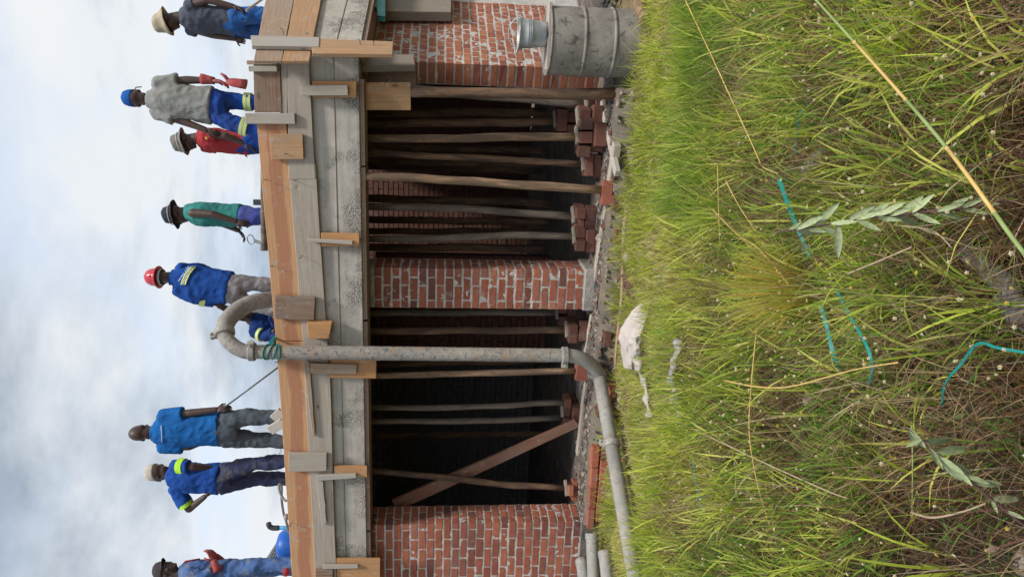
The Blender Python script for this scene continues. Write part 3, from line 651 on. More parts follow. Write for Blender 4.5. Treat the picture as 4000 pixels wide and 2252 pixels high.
def stack(label, base, layers, w=2, mat='brick_dusty', ang=0.0, floor=FZ, single=False, group='brick stacks under the props'):
    b = np.array([base[0], base[1], floor]); t = thing('brick_stack', label, 'bricks', b, group)
    H_ = base[2] - floor; n = max(1, layers); h = H_ / n
    for k in range(n):
        z = floor + h * (k + .5); turn = ang + (math.pi / 2 if k % 2 else 0)
        ex = np.array([math.cos(turn), math.sin(turn), 0]); ey = np.array([-ex[1], ex[0], 0])
        for i in range(1 if single else w):
            o_ = (i - ((1 if single else w) - 1) / 2) * 0.112
            put_brick(t, b + np.array([0, 0, z - floor]) + ey * o_ + ex * random.uniform(-.035, .035), turn + random.uniform(-.22, .22), mat, sz=h / 0.073 * 0.985, jit=2)
    if n > 1 and not single:
        MB().box(b + np.array([.02, -.03, H_ + .012]), (.085, .035, .014), (unit([math.cos(ang + .5), math.sin(ang + .5), .06]), unit([-math.sin(ang + .5), math.cos(ang + .5), 0]), (0, 0, 1))).build('wedge', 'dull_timber', t, bevel=.004)
    return t
b = pole('thick dark pole under the orange head board beside the brick corner', [(1604, 362), (2402, 366)], 0.10, .046, 'pole_brown', top=1.66)
FOOT = b.copy()
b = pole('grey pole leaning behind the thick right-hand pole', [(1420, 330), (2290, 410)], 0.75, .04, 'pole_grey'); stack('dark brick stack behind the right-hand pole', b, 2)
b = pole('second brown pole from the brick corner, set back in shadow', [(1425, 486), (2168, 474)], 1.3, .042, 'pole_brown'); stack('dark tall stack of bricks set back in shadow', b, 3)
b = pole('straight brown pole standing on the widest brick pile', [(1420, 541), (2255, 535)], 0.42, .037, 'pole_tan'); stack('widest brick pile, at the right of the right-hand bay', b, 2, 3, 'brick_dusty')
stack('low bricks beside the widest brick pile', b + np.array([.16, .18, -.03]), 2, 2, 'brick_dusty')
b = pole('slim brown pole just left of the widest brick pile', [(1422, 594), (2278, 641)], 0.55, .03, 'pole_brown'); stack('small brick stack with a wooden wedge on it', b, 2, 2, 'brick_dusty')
b = pole('bright tan pole leaning, foot on a single orange brick', [(1412, 683), (1650, 697), (2348, 741)], 0.06, .038, 'pole_tan'); stack('single orange brick under the bright leaning pole', b, 1, 1, 'brick_orange', .2, floor=FZ - .03, single=True)
b = pole('grey curved pole in the middle of the right-hand bay', [(1418, 805), (1800, 815), (2240, 845)], 0.62, .036, 'pole_grey'); stack('three-course brick stack in the middle of the right-hand bay', b, 2, 2, 'brick_dusty')
b = pole('bent pole with a yellow mark, nearest the pillar', [(1418, 933), (1700, 936), (2000, 916), (2243, 923)], 0.55, .034, 'pole_grey'); stack('brick stack beside the pillar in the right-hand bay', b, 2, 2, 'brick_dusty')
for i, (x0, y0, x1, y1, Y, r) in enumerate([(1420, 774, 2150, 792, 2.4, .05), (1420, 857, 2140, 868, 2.6, .045), (1420, 902, 2120, 905, 2.9, .045), (1420, 965, 2120, 970, 2.3, .05), (1420, 627, 2140, 640, 2.5, .045), (1420, 650, 2120, 668, 3.1, .04), (1420, 575, 2140, 590, 2.6, .04), (1420, 440, 2130, 440, 2.2, .05), (1420, 1420, 2140, 1405, 2.0, .045), (1560, 1700, 2125, 1692, 2.4, .04)]):
    lab = ['dark pole against the sunlit back wall, right of the grey curved pole', 'dark pole against the sunlit back wall, left of the grey curved pole', 'dark pole against the sunlit back wall, midway to the pillar', 'dark pole deep inside touching the pillar edge', 'dark pole deep inside just right of the bright leaning pole', 'dark thin pole deep inside behind the bright leaning pole', 'dark pole deep inside left of the straight brown pole', 'dark pole deep inside beside the thick right-hand pole'] + ['dark thin pole behind the pump pipe', 'barely lit pole deep inside the left-hand bay']
    b = pole(lab[i], [(x0, y0), (x1, y1)], Y, r, 'pole_brown', group='unlit poles deep inside'); 
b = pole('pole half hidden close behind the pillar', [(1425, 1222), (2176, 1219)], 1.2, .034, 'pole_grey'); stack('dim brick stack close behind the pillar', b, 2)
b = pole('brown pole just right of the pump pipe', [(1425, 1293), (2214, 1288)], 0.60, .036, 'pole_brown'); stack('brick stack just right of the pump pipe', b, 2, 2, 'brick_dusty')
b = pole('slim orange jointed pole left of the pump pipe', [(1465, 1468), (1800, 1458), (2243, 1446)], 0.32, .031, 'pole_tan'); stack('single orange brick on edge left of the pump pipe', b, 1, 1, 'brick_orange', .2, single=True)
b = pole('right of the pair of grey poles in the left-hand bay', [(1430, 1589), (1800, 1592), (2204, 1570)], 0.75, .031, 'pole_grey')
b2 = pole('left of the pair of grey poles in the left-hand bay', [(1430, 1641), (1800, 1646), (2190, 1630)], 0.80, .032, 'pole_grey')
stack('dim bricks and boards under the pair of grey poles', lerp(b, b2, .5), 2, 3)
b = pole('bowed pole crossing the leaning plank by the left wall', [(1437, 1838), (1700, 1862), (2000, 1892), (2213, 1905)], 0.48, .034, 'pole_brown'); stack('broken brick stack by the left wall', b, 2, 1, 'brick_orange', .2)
# yellow paint mark is part of the bent pole: leaning plank and loose timbers follow
solo('reddish paint-spattered plank leaning across the left-hand bay', 'plank', [(2268, 1664), (2246, 1640), (1530, 1955), (1550, 1997)], .04, 'red_timber', 'leaning_plank', Y=.55)

# timbers lying along the foot of the building
def lying(label, a, b_, Z, w_, h_, mat, name='ground_timber', Zb=None):
    A, B = PZ(*a, Z), PZ(*b_, Z if Zb is None else Zb); e = unit(B - A); sd_ = unit(np.cross([0, 0, 1], e)); upv = np.cross(e, sd_)
    c = (A + B) / 2; Ln = np.linalg.norm(B - A) / 2; mb = MB(); secs = []
    for i in range(12):
        t = -1 + 2 * i / 11; q = 1 + .05 * mnoise.noise(Vector((t * 3, Z * 9, Ln)))
        secs.append((np.array([t * Ln, 0.006 * mnoise.noise(Vector((t * 2, 3, Ln))), 0]), np.array([0, w_ / 2 * 1.41 * q, 0]), np.array([0, 0, h_ / 2 * 1.41 * q])))
    n = 4; vs = []; 
    for cc_, a_, b__ in secs:
        for k in range(4):
            t = math.pi / 4 + k * math.pi / 2; vs.append(cc_ + a_ * math.cos(t) + b__ * math.sin(t))
    fs = [(0, 3, 2, 1), tuple(44 + k for k in range(4))] + [(4 * i + k, 4 * i + (k + 1) % 4, 4 * (i + 1) + (k + 1) % 4, 4 * (i + 1) + k) for i in range(11) for k in range(4)]
    mb.add(vs, fs); o = link(name, mb.mesh(name), mat, bevel=.006); mw = Matrix.Identity(4)
    for i in range(3): mw[i][0], mw[i][1], mw[i][2], mw[i][3] = e[i], sd_[i], upv[i], c[i]
    o.matrix_basis = mw; return tag(o, label, 'timber')
lying('pale squared timber on the floor edge below the wedge stack', (2352, 400), (2412, 680), -.09, .07, .05, 'pale_timber')
lying('long grey timber edging the floor in the right-hand bay', (2410, 560), (2330, 1090), -.10, .10, .07, 'grey_timber')
lying('pale thin timber edging the floor left of the pillar', (2315, 1230), (2272, 1480), -.09, .06, .05, 'pale_timber')
lying('grey timber along the floor edge behind the pump pipe', (2296, 1480), (2262, 1770), -.09, .09, .07, 'grey_timber')
m_ = MB(); A, B = PZ(2452, 800, GZ + .05), PZ(2405, 1440, GZ + .04)
m_.tube([lerp(A, B, t) + (0, .01 * math.sin(t * 7), .008 * math.sin(t * 9)) for t in np.linspace(0, 1, 12)], [.024 - .012 * t for t in np.linspace(0, 1, 12)], 10)
tag(m_.build('thin_pole', 'tan_timber', at=A, smooth=True), 'long thin pale pole lying on the ground in front of the pillar', 'pole')
A, B = PZ(2525, 88, GZ + .05), PZ(2470, -60, GZ + .05); m_ = MB().tube([A, lerp(A, B, .5), B], [.055, .052, .05], 14)
tag(m_.build('short_log', 'pole_tan', at=A, smooth=True), 'short cut log lying in the grass in front of the drum', 'log')
A, B = PZ(2460, 565, GZ + .06), PZ(2480, 660, GZ + .05); m_ = MB().tube([A, B], [.035, .034], 12)
tag(m_.build('short_log', 'pole_grey', at=A, smooth=True), 'stub of grey pole in the grass below the widest brick pile', 'log')

# ------------------------------------------------------------------ concrete pump line
YP = -0.20
PIPE = thing('pump_pipe', 'steel concrete pump pipeline rising from the ground over the slab edge', 'pipe', PZ(2335, 1440, GZ))
top_, bot_ = PY(985, 1373, YP), PY(2206, 1387, YP)
rp = MB().tube([lerp(bot_, top_, t) for t in np.linspace(0, 1, 130)], .063, 30)
rp.v = [tuple(np.array(p) + unit([p[0] - bot_[0], p[1] - bot_[1], 0]) * (.004 * max(0, mnoise.noise(Vector((p[0] * 22, p[1] * 22, p[2] * 16))) + .25 * mnoise.noise(Vector((p[0] * 60, p[1] * 60, p[2] * 50)))))) for p in rp.v]
rp.build('riser_pipe', 'pipe_chipped', PIPE, smooth=True)
ga, gb = PZ(2340, 1462, -.09), PZ(2508, 2400, -.15)
el = [bot_]; 
for t in np.linspace(0.12, 1, 9):
    c0, c1 = bot_ - np.array([0, 0, .22]) , ga; q0 = lerp(bot_, c0, t); q1 = lerp(c0, ga, t); el.append(lerp(q0, q1, t))
MB().tube(el, .066, 20).build('elbow', 'pipe_grey', PIPE, smooth=True)
gm = lerp(ga, gb, .335)
MB().tube([lerp(ga, gm, t) for t in (0, .5, 1)], .063, 22).build('ground_pipe', 'pipe_grey', PIPE, smooth=True)
MB().tube([lerp(gm, gb, t) for t in (0, .5, 1)], .0635, 22).build('ground_pipe', 'pipe_grey', PIPE, smooth=True)
def clamp(p, d, r, seed=0, lugdir=None):
    d = unit(d); m_ = MB().tube([p - d * .032, p - d * .026, p + d * .026, p + d * .032], [r * 1.05, r * 1.22, r * 1.22, r * 1.05], 22)
    o = m_.build('clamp', 'clamp_metal', PIPE, smooth=False, bevel=.004)
    a = unit(np.cross(d, [0, 1, .2])) if lugdir is None else unit(lugdir); m2 = MB().box(p + a * r * 1.38, (.024, .02, .03), (a, np.cross(d, a), d)); m2.tube([p + a * r * 1.4 - np.cross(d, a) * .05, p + a * r * 1.4 + np.cross(d, a) * .05], .009, 8)
    m2.build('clamp_bolt', 'clamp_metal', o, bevel=.003)
clamp(bot_, top_ - bot_, .066, lugdir=(-1, -.3, 0)); clamp(ga, gb - ga, .064, lugdir=(-.2, .3, 1)); clamp(gm, gb - ga, .064, lugdir=(-.1, .5, 1)); clamp(top_, top_ - bot_, .068, lugdir=(1, -.4, 0))
hp = [top_, PY(955, 1371, YP), PY(912, 1350, YP + .03), PY(880, 1312, YP + .1), PY(882, 1265, YP + .2), PY(915, 1222, YP + .32), PY(965, 1190, YP + .45), PY(1020, 1174, YP + .58), PY(1090, 1166, YP + .75), PY(1150, 1160, YP + .95)]
def smooth_path(P, k=6):
    out_ = []; n = len(P)
    for i in range(n - 1):
        p0, p1, p2, p3 = P[max(i - 1, 0)], P[i], P[i + 1], P[min(i + 2, n - 1)]
        for j in range(k):
            t = j / k; out_.append(.5 * ((2 * p1) + (-p0 + p2) * t + (2 * p0 - 5 * p1 + 4 * p2 - p3) * t * t + (-p0 + 3 * p1 - 3 * p2 + p3) * t ** 3))
    return out_ + [P[-1]]
sp_ = smooth_path(hp); kk = 20
MB().tube(sp_[:kk + 1], [.066] * (kk + 1), 20).build('top_bend', 'hose_mud', PIPE, smooth=True)
rr = [.078 + .006 * mnoise.noise(Vector((i * .7, 0, 0))) for i in range(len(sp_) - kk)]
MB().tube(sp_[kk:], rr, 20).build('end_hose', 'hose_mud', PIPE, smooth=True)
clamp(sp_[kk], sp_[kk + 1] - sp_[kk - 1], .074, lugdir=(-.3, -.1, 1))
# teal strap tied round the riser
ST = MB()
for j in range(4):
    q = [PY(1045 + 14 * j + 12 * math.sin(t * 6.283 + j), 1373, YP) + np.array([math.cos(t * 6.283) * .069, math.sin(t * 6.283) * .069, 0]) for t in np.linspace(0, 1, 20)]
    ST.tube(q, .006, 6)
for j in range(3): ST.tube([PY(1052 + 8 * j, 1345, YP), PY(1060 + 3 * j, 1330, YP + .1), PY(1072 + 6 * j, 1312, YP + .2), PY(1090 + 9 * j, 1300 - 5 * j, YP + .25)], .007, 6)
tag(ST.build('tie_strap', 'teal_strap', at=PY(1050, 1373, YP), smooth=True), 'teal plastic strap tied round the top of the pump pipe', 'strap')
# loose pipes by the left wall
def loose(label, a, b_, Z, hollow):
    A, B = PZ(*a, Z), PZ(*b_, Z); e = unit(B - A); t = thing('loose_pipe', label, 'pipe', A, 'spare pump pipes by the left wall')
    m_ = MB(); R_ = .062; m_.tube([A, lerp(A, B, .05), B], [R_, R_, R_], 22, caps=False); m_.tube([B, lerp(A, B, .05), A], [R_ * .9] * 3, 22, caps=False)
    m_.build('barrel', 'pipe_grey', t, smooth=True)
    m_ = MB(); m_.tube([A - e * .005, A, A + e * .05, A + e * .055], [R_ * .93, R_ * 1.07, R_ * 1.07, R_], 22, caps=False); m_.build('end_collar', 'pipe_grey', t, smooth=True)
    if not hollow: MB().tube([A + e * .004, A + e * .02], R_ * .98, 22).build('end_plug', 'clamp_metal', t)
loose('grey-green spare pipe with its open end showing by the left wall', (2312, 2082), (2326, 2420), -.10, True)
loose('short rusty-grey pipe end nearest the left wall', (2272, 2186), (2306, 2420), -.03, False)
loose('spare pipe end lying between the pump pipe and the open pipe', (2362, 2152), (2392, 2420), -.16, False)

# ------------------------------------------------------------------ drum and bucket
dc = np.array([2.12, 0.12, -0.30]); RD = .288; HD = .845
DR = thing('steel_drum', 'battered grey steel drum standing in the grass at the right end', 'drum', dc)
def lathe(prof, c, n=44, jit=0.0, seed=0):
    secs = []
    for r, z in prof: secs.append((c + np.array([0, 0, z]), np.array([r, 0, 0]), np.array([0, r, 0])))
    m_ = MB().loft(secs, n, caps=False)
    if jit:
        m_.v = [tuple(np.array(p) + (np.array(p) - c) * np.array([1, 1, 0]) / .3 * jit * mnoise.noise(Vector((p[0] * 5 + seed, p[1] * 5, p[2] * 4)))) for p in m_.v]
    return m_
zs = np.linspace(0, HD, 26)
lathe([(RD, z) for z in zs] + [(RD - .012, HD - .001)] + [(RD - .014, z) for z in zs[::-1][:14]], dc, jit=.008).build('drum_body', 'drum_steel', DR, smooth=True)
for z in (HD * .36, HD * .66):
    lathe([(RD - .004, z - .018), (RD + .006, z - .012), (RD + .012, z), (RD + .006, z + .012), (RD - .004, z + .018)], dc, jit=.008).build('rolling_hoop', 'drum_steel', DR, smooth=True)
lathe([(RD - .006, HD - .012), (RD + .008, HD - .008), (RD + .010, HD + .004), (RD - .002, HD + .010), (RD - .012, HD + .002)], dc, jit=.006).build('rim', 'drum_steel', DR, smooth=True)
lathe([(RD - .02, HD - .06), (.001, HD - .07)], dc).build('drum_dark_disc', 'dark_hollow', DR)  # near-black disc standing in for the dark inside of the drum
bc = dc + np.array([.03, -.05, HD + .012]); 
plk = MB().box(bc + np.array([0.0, 0, -.008]), (.27, .10, .011)); tag(plk.build('lid_board', 'grey_timber', at=bc), 'narrow board across the drum under the bucket', 'board')
bc = bc + np.array([.015, 0, .004])
BK = thing('bucket', 'shiny galvanised steel bucket with a raised handle on the drum', 'bucket', bc)
pr = [(.001, .004), (.098, .004), (.102, 0), (.104, .02), (.112, .10), (.116, .13), (.1195, .135), (.1165, .14), (.117, .145), (.1205, .15), (.1175, .155), (.118, .16), (.1215, .165), (.1185, .17), (.124, .235), (.129, .24), (.127, .245), (.120, .238), (.100, .02), (.001, .014)]
lathe(pr, bc, 36, jit=.003).build('bucket_body', 'galvanised', BK, smooth=True)
hd = [bc + np.array([-.127 * math.cos(t), .03 * math.sin(t), .225 + .10 * math.sin(t)]) for t in np.linspace(0, math.pi, 20)]
MB().tube(hd, .0045, 8).build('handle', 'galvanised', BK, smooth=True)
for s in (-1, 1): MB().ell(bc + np.array([s * .124, 0, .222]), np.eye(3), (.008, .016, .02), 10, 6).build('handle_ear', 'galvanised', BK, smooth=True)
MB().tube([bc + np.array([-.115, -.01, .235]), bc + np.array([-.15, -.03, .255]), bc + np.array([-.175, -.04, .262])], [.02, .017, .008], 10, flat=.5).build('pouring_lip', 'galvanised', BK, smooth=True)

# ------------------------------------------------------------------ rubble, sack, rag
def rock(name, label, c, r, mat, cat, seed, group=None):
    m_ = MB().ell(c, np.eye(3), (r, r * .8, r * .7), 10, 7)
    m_.v = [tuple(np.array(c) + (np.array(p) - c) * (1 + .35 * mnoise.noise(Vector((p[0] * 9 + seed, p[1] * 9, p[2] * 9))))) for p in m_.v]
    return tag(m_.build(name, mat, at=c), label, cat, group)
for i in range(16):
    p = PZ(2385 + random.uniform(-28, 45), random.uniform(-20, 55), GZ + .05) + np.array([0, .12, random.uniform(0, .13)])
    rock('coal_lump', 'black lump of charcoal heaped against the wall behind the drum', p, random.uniform(.025, .05), 'coal', 'charcoal', i, 'charcoal heap')
for i, (px, py, a) in enumerate([(2400, 1545, .4), (2412, 1600, 1.2), (2400, 1640, .2), (2392, 1515, .9), (2350, 1985, .6), (2420, 1260, .3), (2440, 1330, 1.), (2465, 1110, .5), (2440, 560, .2)]):
    p = PZ(px, py, GZ + .012); t = tag(bpy.data.objects.new('loose_brick', bricks('brick_dusty' if i % 3 else 'brick_red')[i % 5]), ['half-buried loose brick below the pump pipe', 'loose brick lying on the grass edge', 'tilted loose brick under the middle of the pump pipe', 'loose brick next to the pipe elbow', 'loose brick behind the spare pipes', 'loose brick left of the thin pole', 'loose brick by the white sack', 'half-buried brick in front of the pillar', 'loose brick by the drum end of the floor edge'][i], 'brick')
    COL.objects.link(t); t.location = tuple(p); t.rotation_euler = (random.uniform(-.5, .5), random.uniform(-.3, .3), a)
tag(rock('stone', 'broken flat stone under the foot of the thick right-hand pole', FOOT + np.array([.0, .0, -.052]), .085, 'stone', 'stone', 39), None)
for i, (px, py, r) in enumerate([(2412, 345, .05), (2440, 300, .05), (2455, 1005, .06), (2360, 1500, .07)]):
    rock('stone', ['small pale stone beside the foot of the thick right-hand pole', 'small stone in the grass left of the drum', 'pale stone in the grass before the pillar', 'flat stone under the pipe elbow'][i], PZ(px, py, GZ + .04), r, 'stone', 'stone', i + 40)
# chips of brick, mortar and stone trodden into the strip along the plinth
chips = {}
for i in range(900):
    x = random.uniform(-3.4, 2.6); y = -abs(random.gauss(0.02, .20)) - .02; r = random.uniform(.006, .028) * (1 if random.random() < .85 else 1.6); z = gz(x, y) + r * .3
    if y > -.07 and x > -2.6: z = max(z, GZ + .06 * (y + .1) / .1)
    mt = random.choice(['brick_dusty', 'stone', 'mortar_dark', 'stone', 'brick_red']); mb = chips.setdefault(mt, MB()); k = len(mb.v); mb.ell((x, y, z), np.eye(3), (r, r * random.uniform(.6, 1), r * random.uniform(.4, .8)), 6, 4)
    mb.v[k:] = [tuple(np.array(p) + r * .35 * np.array([random.uniform(-1, 1) for _ in range(3)])) for p in mb.v[k:]]
for i in range(900):
    x = random.uniform(-2.6, 1.75); y = abs(random.gauss(0, .28)) - .03; r = random.uniform(.005, .022) * (1 if random.random() < .9 else 1.7); z = (FZ if y > .05 else FZ - .03) + r * .3
    mt = random.choice(['brick_dusty', 'stone', 'mortar_dark', 'stone']); mb = chips.setdefault(mt, MB()); k = len(mb.v); mb.ell((x, y, z), np.eye(3), (r, r * random.uniform(.6, 1), r * random.uniform(.4, .8)), 6, 4)
    mb.v[k:] = [tuple(np.array(p) + r * .35 * np.array([random.uniform(-1, 1) for _ in range(3)])) for p in mb.v[k:]]
for mt, mb in chips.items(): tag(mb.build('rubble', mt), {'brick_dusty': 'dusty brick chips strewn along the plinth', 'brick_red': 'red brick crumbs strewn along the plinth', 'stone': 'brown grit and pebbles strewn along the plinth', 'mortar_dark': 'dark mortar crumbs strewn along the plinth'}[mt], 'rubble', kind='stuff')
# crumpled white sack: an upright fold with a long twisted tail
SK = thing('white_sack', 'crumpled off-white plastic sack lying on the grass below the pillar', 'sack', PZ(2515, 1300, GZ))
zk = lambda x, y: (2100 + x / 3.626, 1050 + y / 3.626)
up_e = [zk(*q) for q in ((1560, 430), (1440, 500), (1330, 600), (1240, 740), (1170, 860), (1156, 980), (1172, 1120), (1200, 1260), (1226, 1400))]
lo_e = [zk(*q) for q in ((1600, 470), (1590, 600), (1580, 730), (1560, 850), (1550, 960), (1545, 1060), (1540, 1180), (1540, 1280), (1500, 1410))]
c0 = PZ(2530, 1300, GZ); nv_, nu_ = 26, 70; m_ = MB(); 
def samp(E_, t): t *= len(E_) - 1; i = min(int(t), len(E_) - 2); return lerp(E_[i], E_[i + 1], t - i)
for i in range(nu_):
    t = i / (nu_ - 1); a, b = samp(up_e, t), samp(lo_e, t)
    for j in range(nv_):
        q = j / (nv_ - 1); x, y = lerp(a, b, q); dep = c0[1] + .16 - .24 * q + .05 * math.sin(q * 5 + t * 4) + .10 * t - .05
        p = PY(x, y, dep); rdg = abs(mnoise.noise(Vector((t * 4.5 + q * 3, q * 3.5 - t * 2, 3)))) * .85 + .15 * abs(mnoise.noise(Vector((t * 11 - q * 6, q * 9, 5)))); p = p + np.array([0, -.05 * (1 - 2.2 * rdg) * math.sin(math.pi * q) - .03 * (q > .45) * math.sin((q - .45) * 9), .012 * mnoise.noise(Vector((t * 9, q * 9, 1)))])
        p[2] = max(p[2], GZ - .02); m_.v.append(tuple(p))
m_.f = [(i * nv_ + j, i * nv_ + j + 1, (i + 1) * nv_ + j + 1, (i + 1) * nv_ + j) for i in range(nu_ - 1) for j in range(nv_ - 1)]
o = m_.build('sack_body', 'white_plastic', SK, smooth=True); so2 = o.modifiers.new('t', 'SOLIDIFY'); so2.thickness = .004
tl = [PZ(x, y, GZ + z) for x, y, z in ((2490, 1400, .13), (2500, 1440, .10), (2514, 1480, .06), (2526, 1520, .05), (2530, 1560, .045), (2534, 1595, .05), (2545, 1625, .03))]
m_ = MB().tube(smooth_path(tl, 4), [.05 + .018 * math.sin(i * .9) * (i < 22) + (.03 if i > 21 else 0) for i in range(25)], 16, flat=.5)
m_.v = [tuple(np.array(p) + .015 * np.array(mnoise.noise_vector(Vector((p[0] * 14, p[1] * 14, p[2] * 14))))) for p in m_.v]
m_.build('sack_tail', 'white_plastic', SK, smooth=True)
tl = [PZ(x, y, GZ + z) for x, y, z in ((2655, 1325, .10), (2640, 1390, .12), (2622, 1450, .13), (2632, 1500, .11), (2640, 1560, .12), (2660, 1620, .08))]
m_ = MB().tube(smooth_path(tl, 4), [.042 + .014 * math.sin(i * 1.3) for i in range(21)], 14, flat=.6)
m_.v = [tuple(np.array(p) + .02 * np.array(mnoise.noise_vector(Vector((p[0] * 12, p[1] * 12, p[2] * 12))))) for p in m_.v]
tag(m_.build('grey_rag', 'grey_cloth', at=tl[2], smooth=True), 'grey and black rag half sunk in the grass beyond the sack', 'rag')

# ------------------------------------------------------------------ people
def remesh(mb, voxel, iters, wr=0.0, wfreq=9.0, seed=0.0, wz=0.5):
    """union of closed lofts -> one continuous skin, smoothed, with cloth folds"""
    me = mb.mesh('tmp'); o = bpy.data.objects.new('tmp', me); COL.objects.link(o)
    r = o.modifiers.new('r', 'REMESH'); r.mode = 'VOXEL'; r.voxel_size = voxel; r.adaptivity = 0.0
    if iters:
        s = o.modifiers.new('s', 'SMOOTH'); s.factor = 0.5; s.iterations = iters
    dg = bpy.context.evaluated_depsgraph_get(); dg.update()
    out_ = bpy.data.meshes.new_from_object(o.evaluated_get(dg)); bpy.data.objects.remove(o); bpy.data.meshes.remove(me)
    if wr:
        n = len(out_.vertices); co = np.empty(n * 3); no = np.empty(n * 3)
        out_.vertices.foreach_get('co', co); out_.vertices.foreach_get('normal', no); co = co.reshape(-1, 3); no = no.reshape(-1, 3)
        dsp = np.array([mnoise.noise(Vector((p[0] * wfreq + seed, p[1] * wfreq, p[2] * wfreq * wz))) * .6 + (1 - abs(mnoise.noise(Vector((p[0] * wfreq * 1.5 + p[2] * 4 + seed, p[1] * wfreq * 1.5, p[2] * wfreq * 1.3))))) * .6 - .4 for p in co])
        co += no * (dsp * wr)[:, None]; out_.vertices.foreach_set('co', co.ravel()); out_.update()
    out_.polygons.foreach_set('use_smooth', [True] * len(out_.polygons)); return out_
def shift(me, off):
    n = len(me.vertices); co = np.empty(n * 3); me.vertices.foreach_get('co', co); co = co.reshape(-1, 3) - np.array(off); me.vertices.foreach_set('co', co.ravel()); me.update(); return me

def limb(mb, pts, rad, n=14): mb.tube(pts, rad, n)
def ring_sec(c, a, b): return (np.array(c), np.array(a), np.array(b))
def hand(mb, wrist, tip, nrm, thumb, curl=0.5, s=1.0):
    """palm, four unequal bent fingers and a thumb from the side of the palm"""
    d = unit(np.array(tip) - wrist); n_ = unit(np.array(nrm) - d * (np.array(nrm) @ d)); sd_ = np.cross(d, n_)
    if sd_ @ np.array(thumb) < 0: sd_ = -sd_
    pc = wrist + d * .045 * s; mb.ell(pc, (sd_, n_, d), (.040 * s, .019 * s, .055 * s), 12, 8)
    for k, ln in enumerate((.070, .078, .073, .058)):
        r0 = wrist + d * .085 * s + sd_ * (.027 - .0185 * k) * s; a1 = curl * .7; a2 = curl * 1.7; a3 = curl * 2.5
        p1 = r0 + (d * math.cos(a1) + n_ * math.sin(a1)) * ln * .45 * s; p2 = p1 + (d * math.cos(a2) + n_ * math.sin(a2)) * ln * .33 * s; p3 = p2 + (d * math.cos(a3) + n_ * math.sin(a3)) * ln * .26 * s
        mb.tube([r0 - d * .02 * s, r0, p1, p2, p3], [.0088 * s, .0092 * s, .0085 * s, .0078 * s, .005 * s], 7)
    t0 = wrist + d * .03 * s + sd_ * .030 * s; t1 = t0 + (d * .6 + sd_ * .75 + n_ * .3) * .036 * s; t2 = t1 + (d * .85 + sd_ * .25 + n_ * .5) * .032 * s
    mb.tube([t0 - sd_ * .015 * s, t0, t1, t2], [.012 * s, .0115 * s, .0098 * s, .006 * s], 7)
def head_geo(mb, c, R, s=1.0):
    """R rows: right, forward, up"""
    def e(p, r, nu=16, nv=11): mb.ell(np.array(c) + (R[0] * p[0] + R[1] * p[1] + R[2] * p[2]) * s, R, tuple(x * s for x in r), nu, nv)
    e((0, -.008, .022), (.076, .098, .098)); e((0, .030, -.045), (.060, .068, .078)); e((0, .078, -.098), (.028, .026, .022), 10, 7)
    e((0, .104, -.022), (.019, .025, .020), 10, 7); e((0, .094, .002), (.012, .018, .032), 10, 7); e((0, .080, .026), (.052, .022, .014), 12, 7)
    e((0, .092, -.055), (.026, .020, .009), 10, 6); e((0, .089, -.071), (.024, .020, .009), 10, 6)
    for s_ in (-1, 1): e((s_ * .079, -.006, -.012), (.010, .022, .032), 10, 8); e((s_ * .047, .062, -.03), (.022, .024, .022), 10, 7)
def bucket_hat(par, c, R, mat, s=1.0, brim=.052, droop=.035, seed=0, band=None, name='bucket_hat'):
    prof = [(.006, .135), (.05, .130), (.075, .112), (.086, .075), (.094, .035), (.102, .028), (.102 + brim * .6, .028 - droop * .5), (.102 + brim, .028 - droop), (.100 + brim, .022 - droop), (.098, .018), (.090, .030)]
    m_ = MB(); m_.loft([(np.array(c) + R[2] * z * s, R[0] * r * .93 * s, R[1] * r * 1.12 * s) for r, z in prof], 30, caps=True)
    m_.v = [tuple(np.array(p) + .012 * np.array(mnoise.noise_vector(Vector((p[0] * 11 + seed, p[1] * 11, p[2] * 11))))) for p in m_.v]
    o = m_.build(name, mat, par, smooth=True)
    if band:
        b_ = MB(); b_.loft([(np.array(c) + R[2] * z * s, R[0] * r * .95 * s, R[1] * r * 1.14 * s) for r, z in ((.098, .045), (.100, .046), (.098, .056), (.096, .057))], 30, caps=False); b_.build('hat_band', band, o, smooth=True)
def cap_hat(par, c, R, mat, s=1.0, brim_dir=1, visor=True, bmat=None):
    m_ = MB(); prof = [(.006, .128), (.045, .124), (.072, .104), (.085, .068), (.089, .030), (.089, .012), (.083, .010)]
    m_.loft([(np.array(c) + R[2] * z * s, R[0] * r * .95 * s, R[1] * r * 1.15 * s) for r, z in prof], 28, caps=True)
    o = m_.build('cap', mat, par, smooth=True)
    if visor:
        v = MB(); g = []
        for j in range(6):
            for i in range(11):
                t = (i / 10 - .5) * 2; rad = j / 5; x = t * .076 * (1 - .22 * rad * rad * abs(t)); y = .085 * math.sqrt(max(0, 1 - (t * .80) ** 2)) + rad * .075 * math.sqrt(max(0.02, 1 - t * t * .85))
                g.append(np.array(c) + (R[0] * x + R[1] * y * brim_dir + R[2] * (.046 - .020 * rad - .020 * t * t)) * s)
        fs = [(j * 11 + i, j * 11 + i + 1, (j + 1) * 11 + i + 1, (j + 1) * 11 + i) for j in range(5) for i in range(10)]
        v.add(g, fs); vo = v.build('visor', bmat or mat, o, smooth=True); sl = vo.modifiers.new('t', 'SOLIDIFY'); sl.thickness = .006
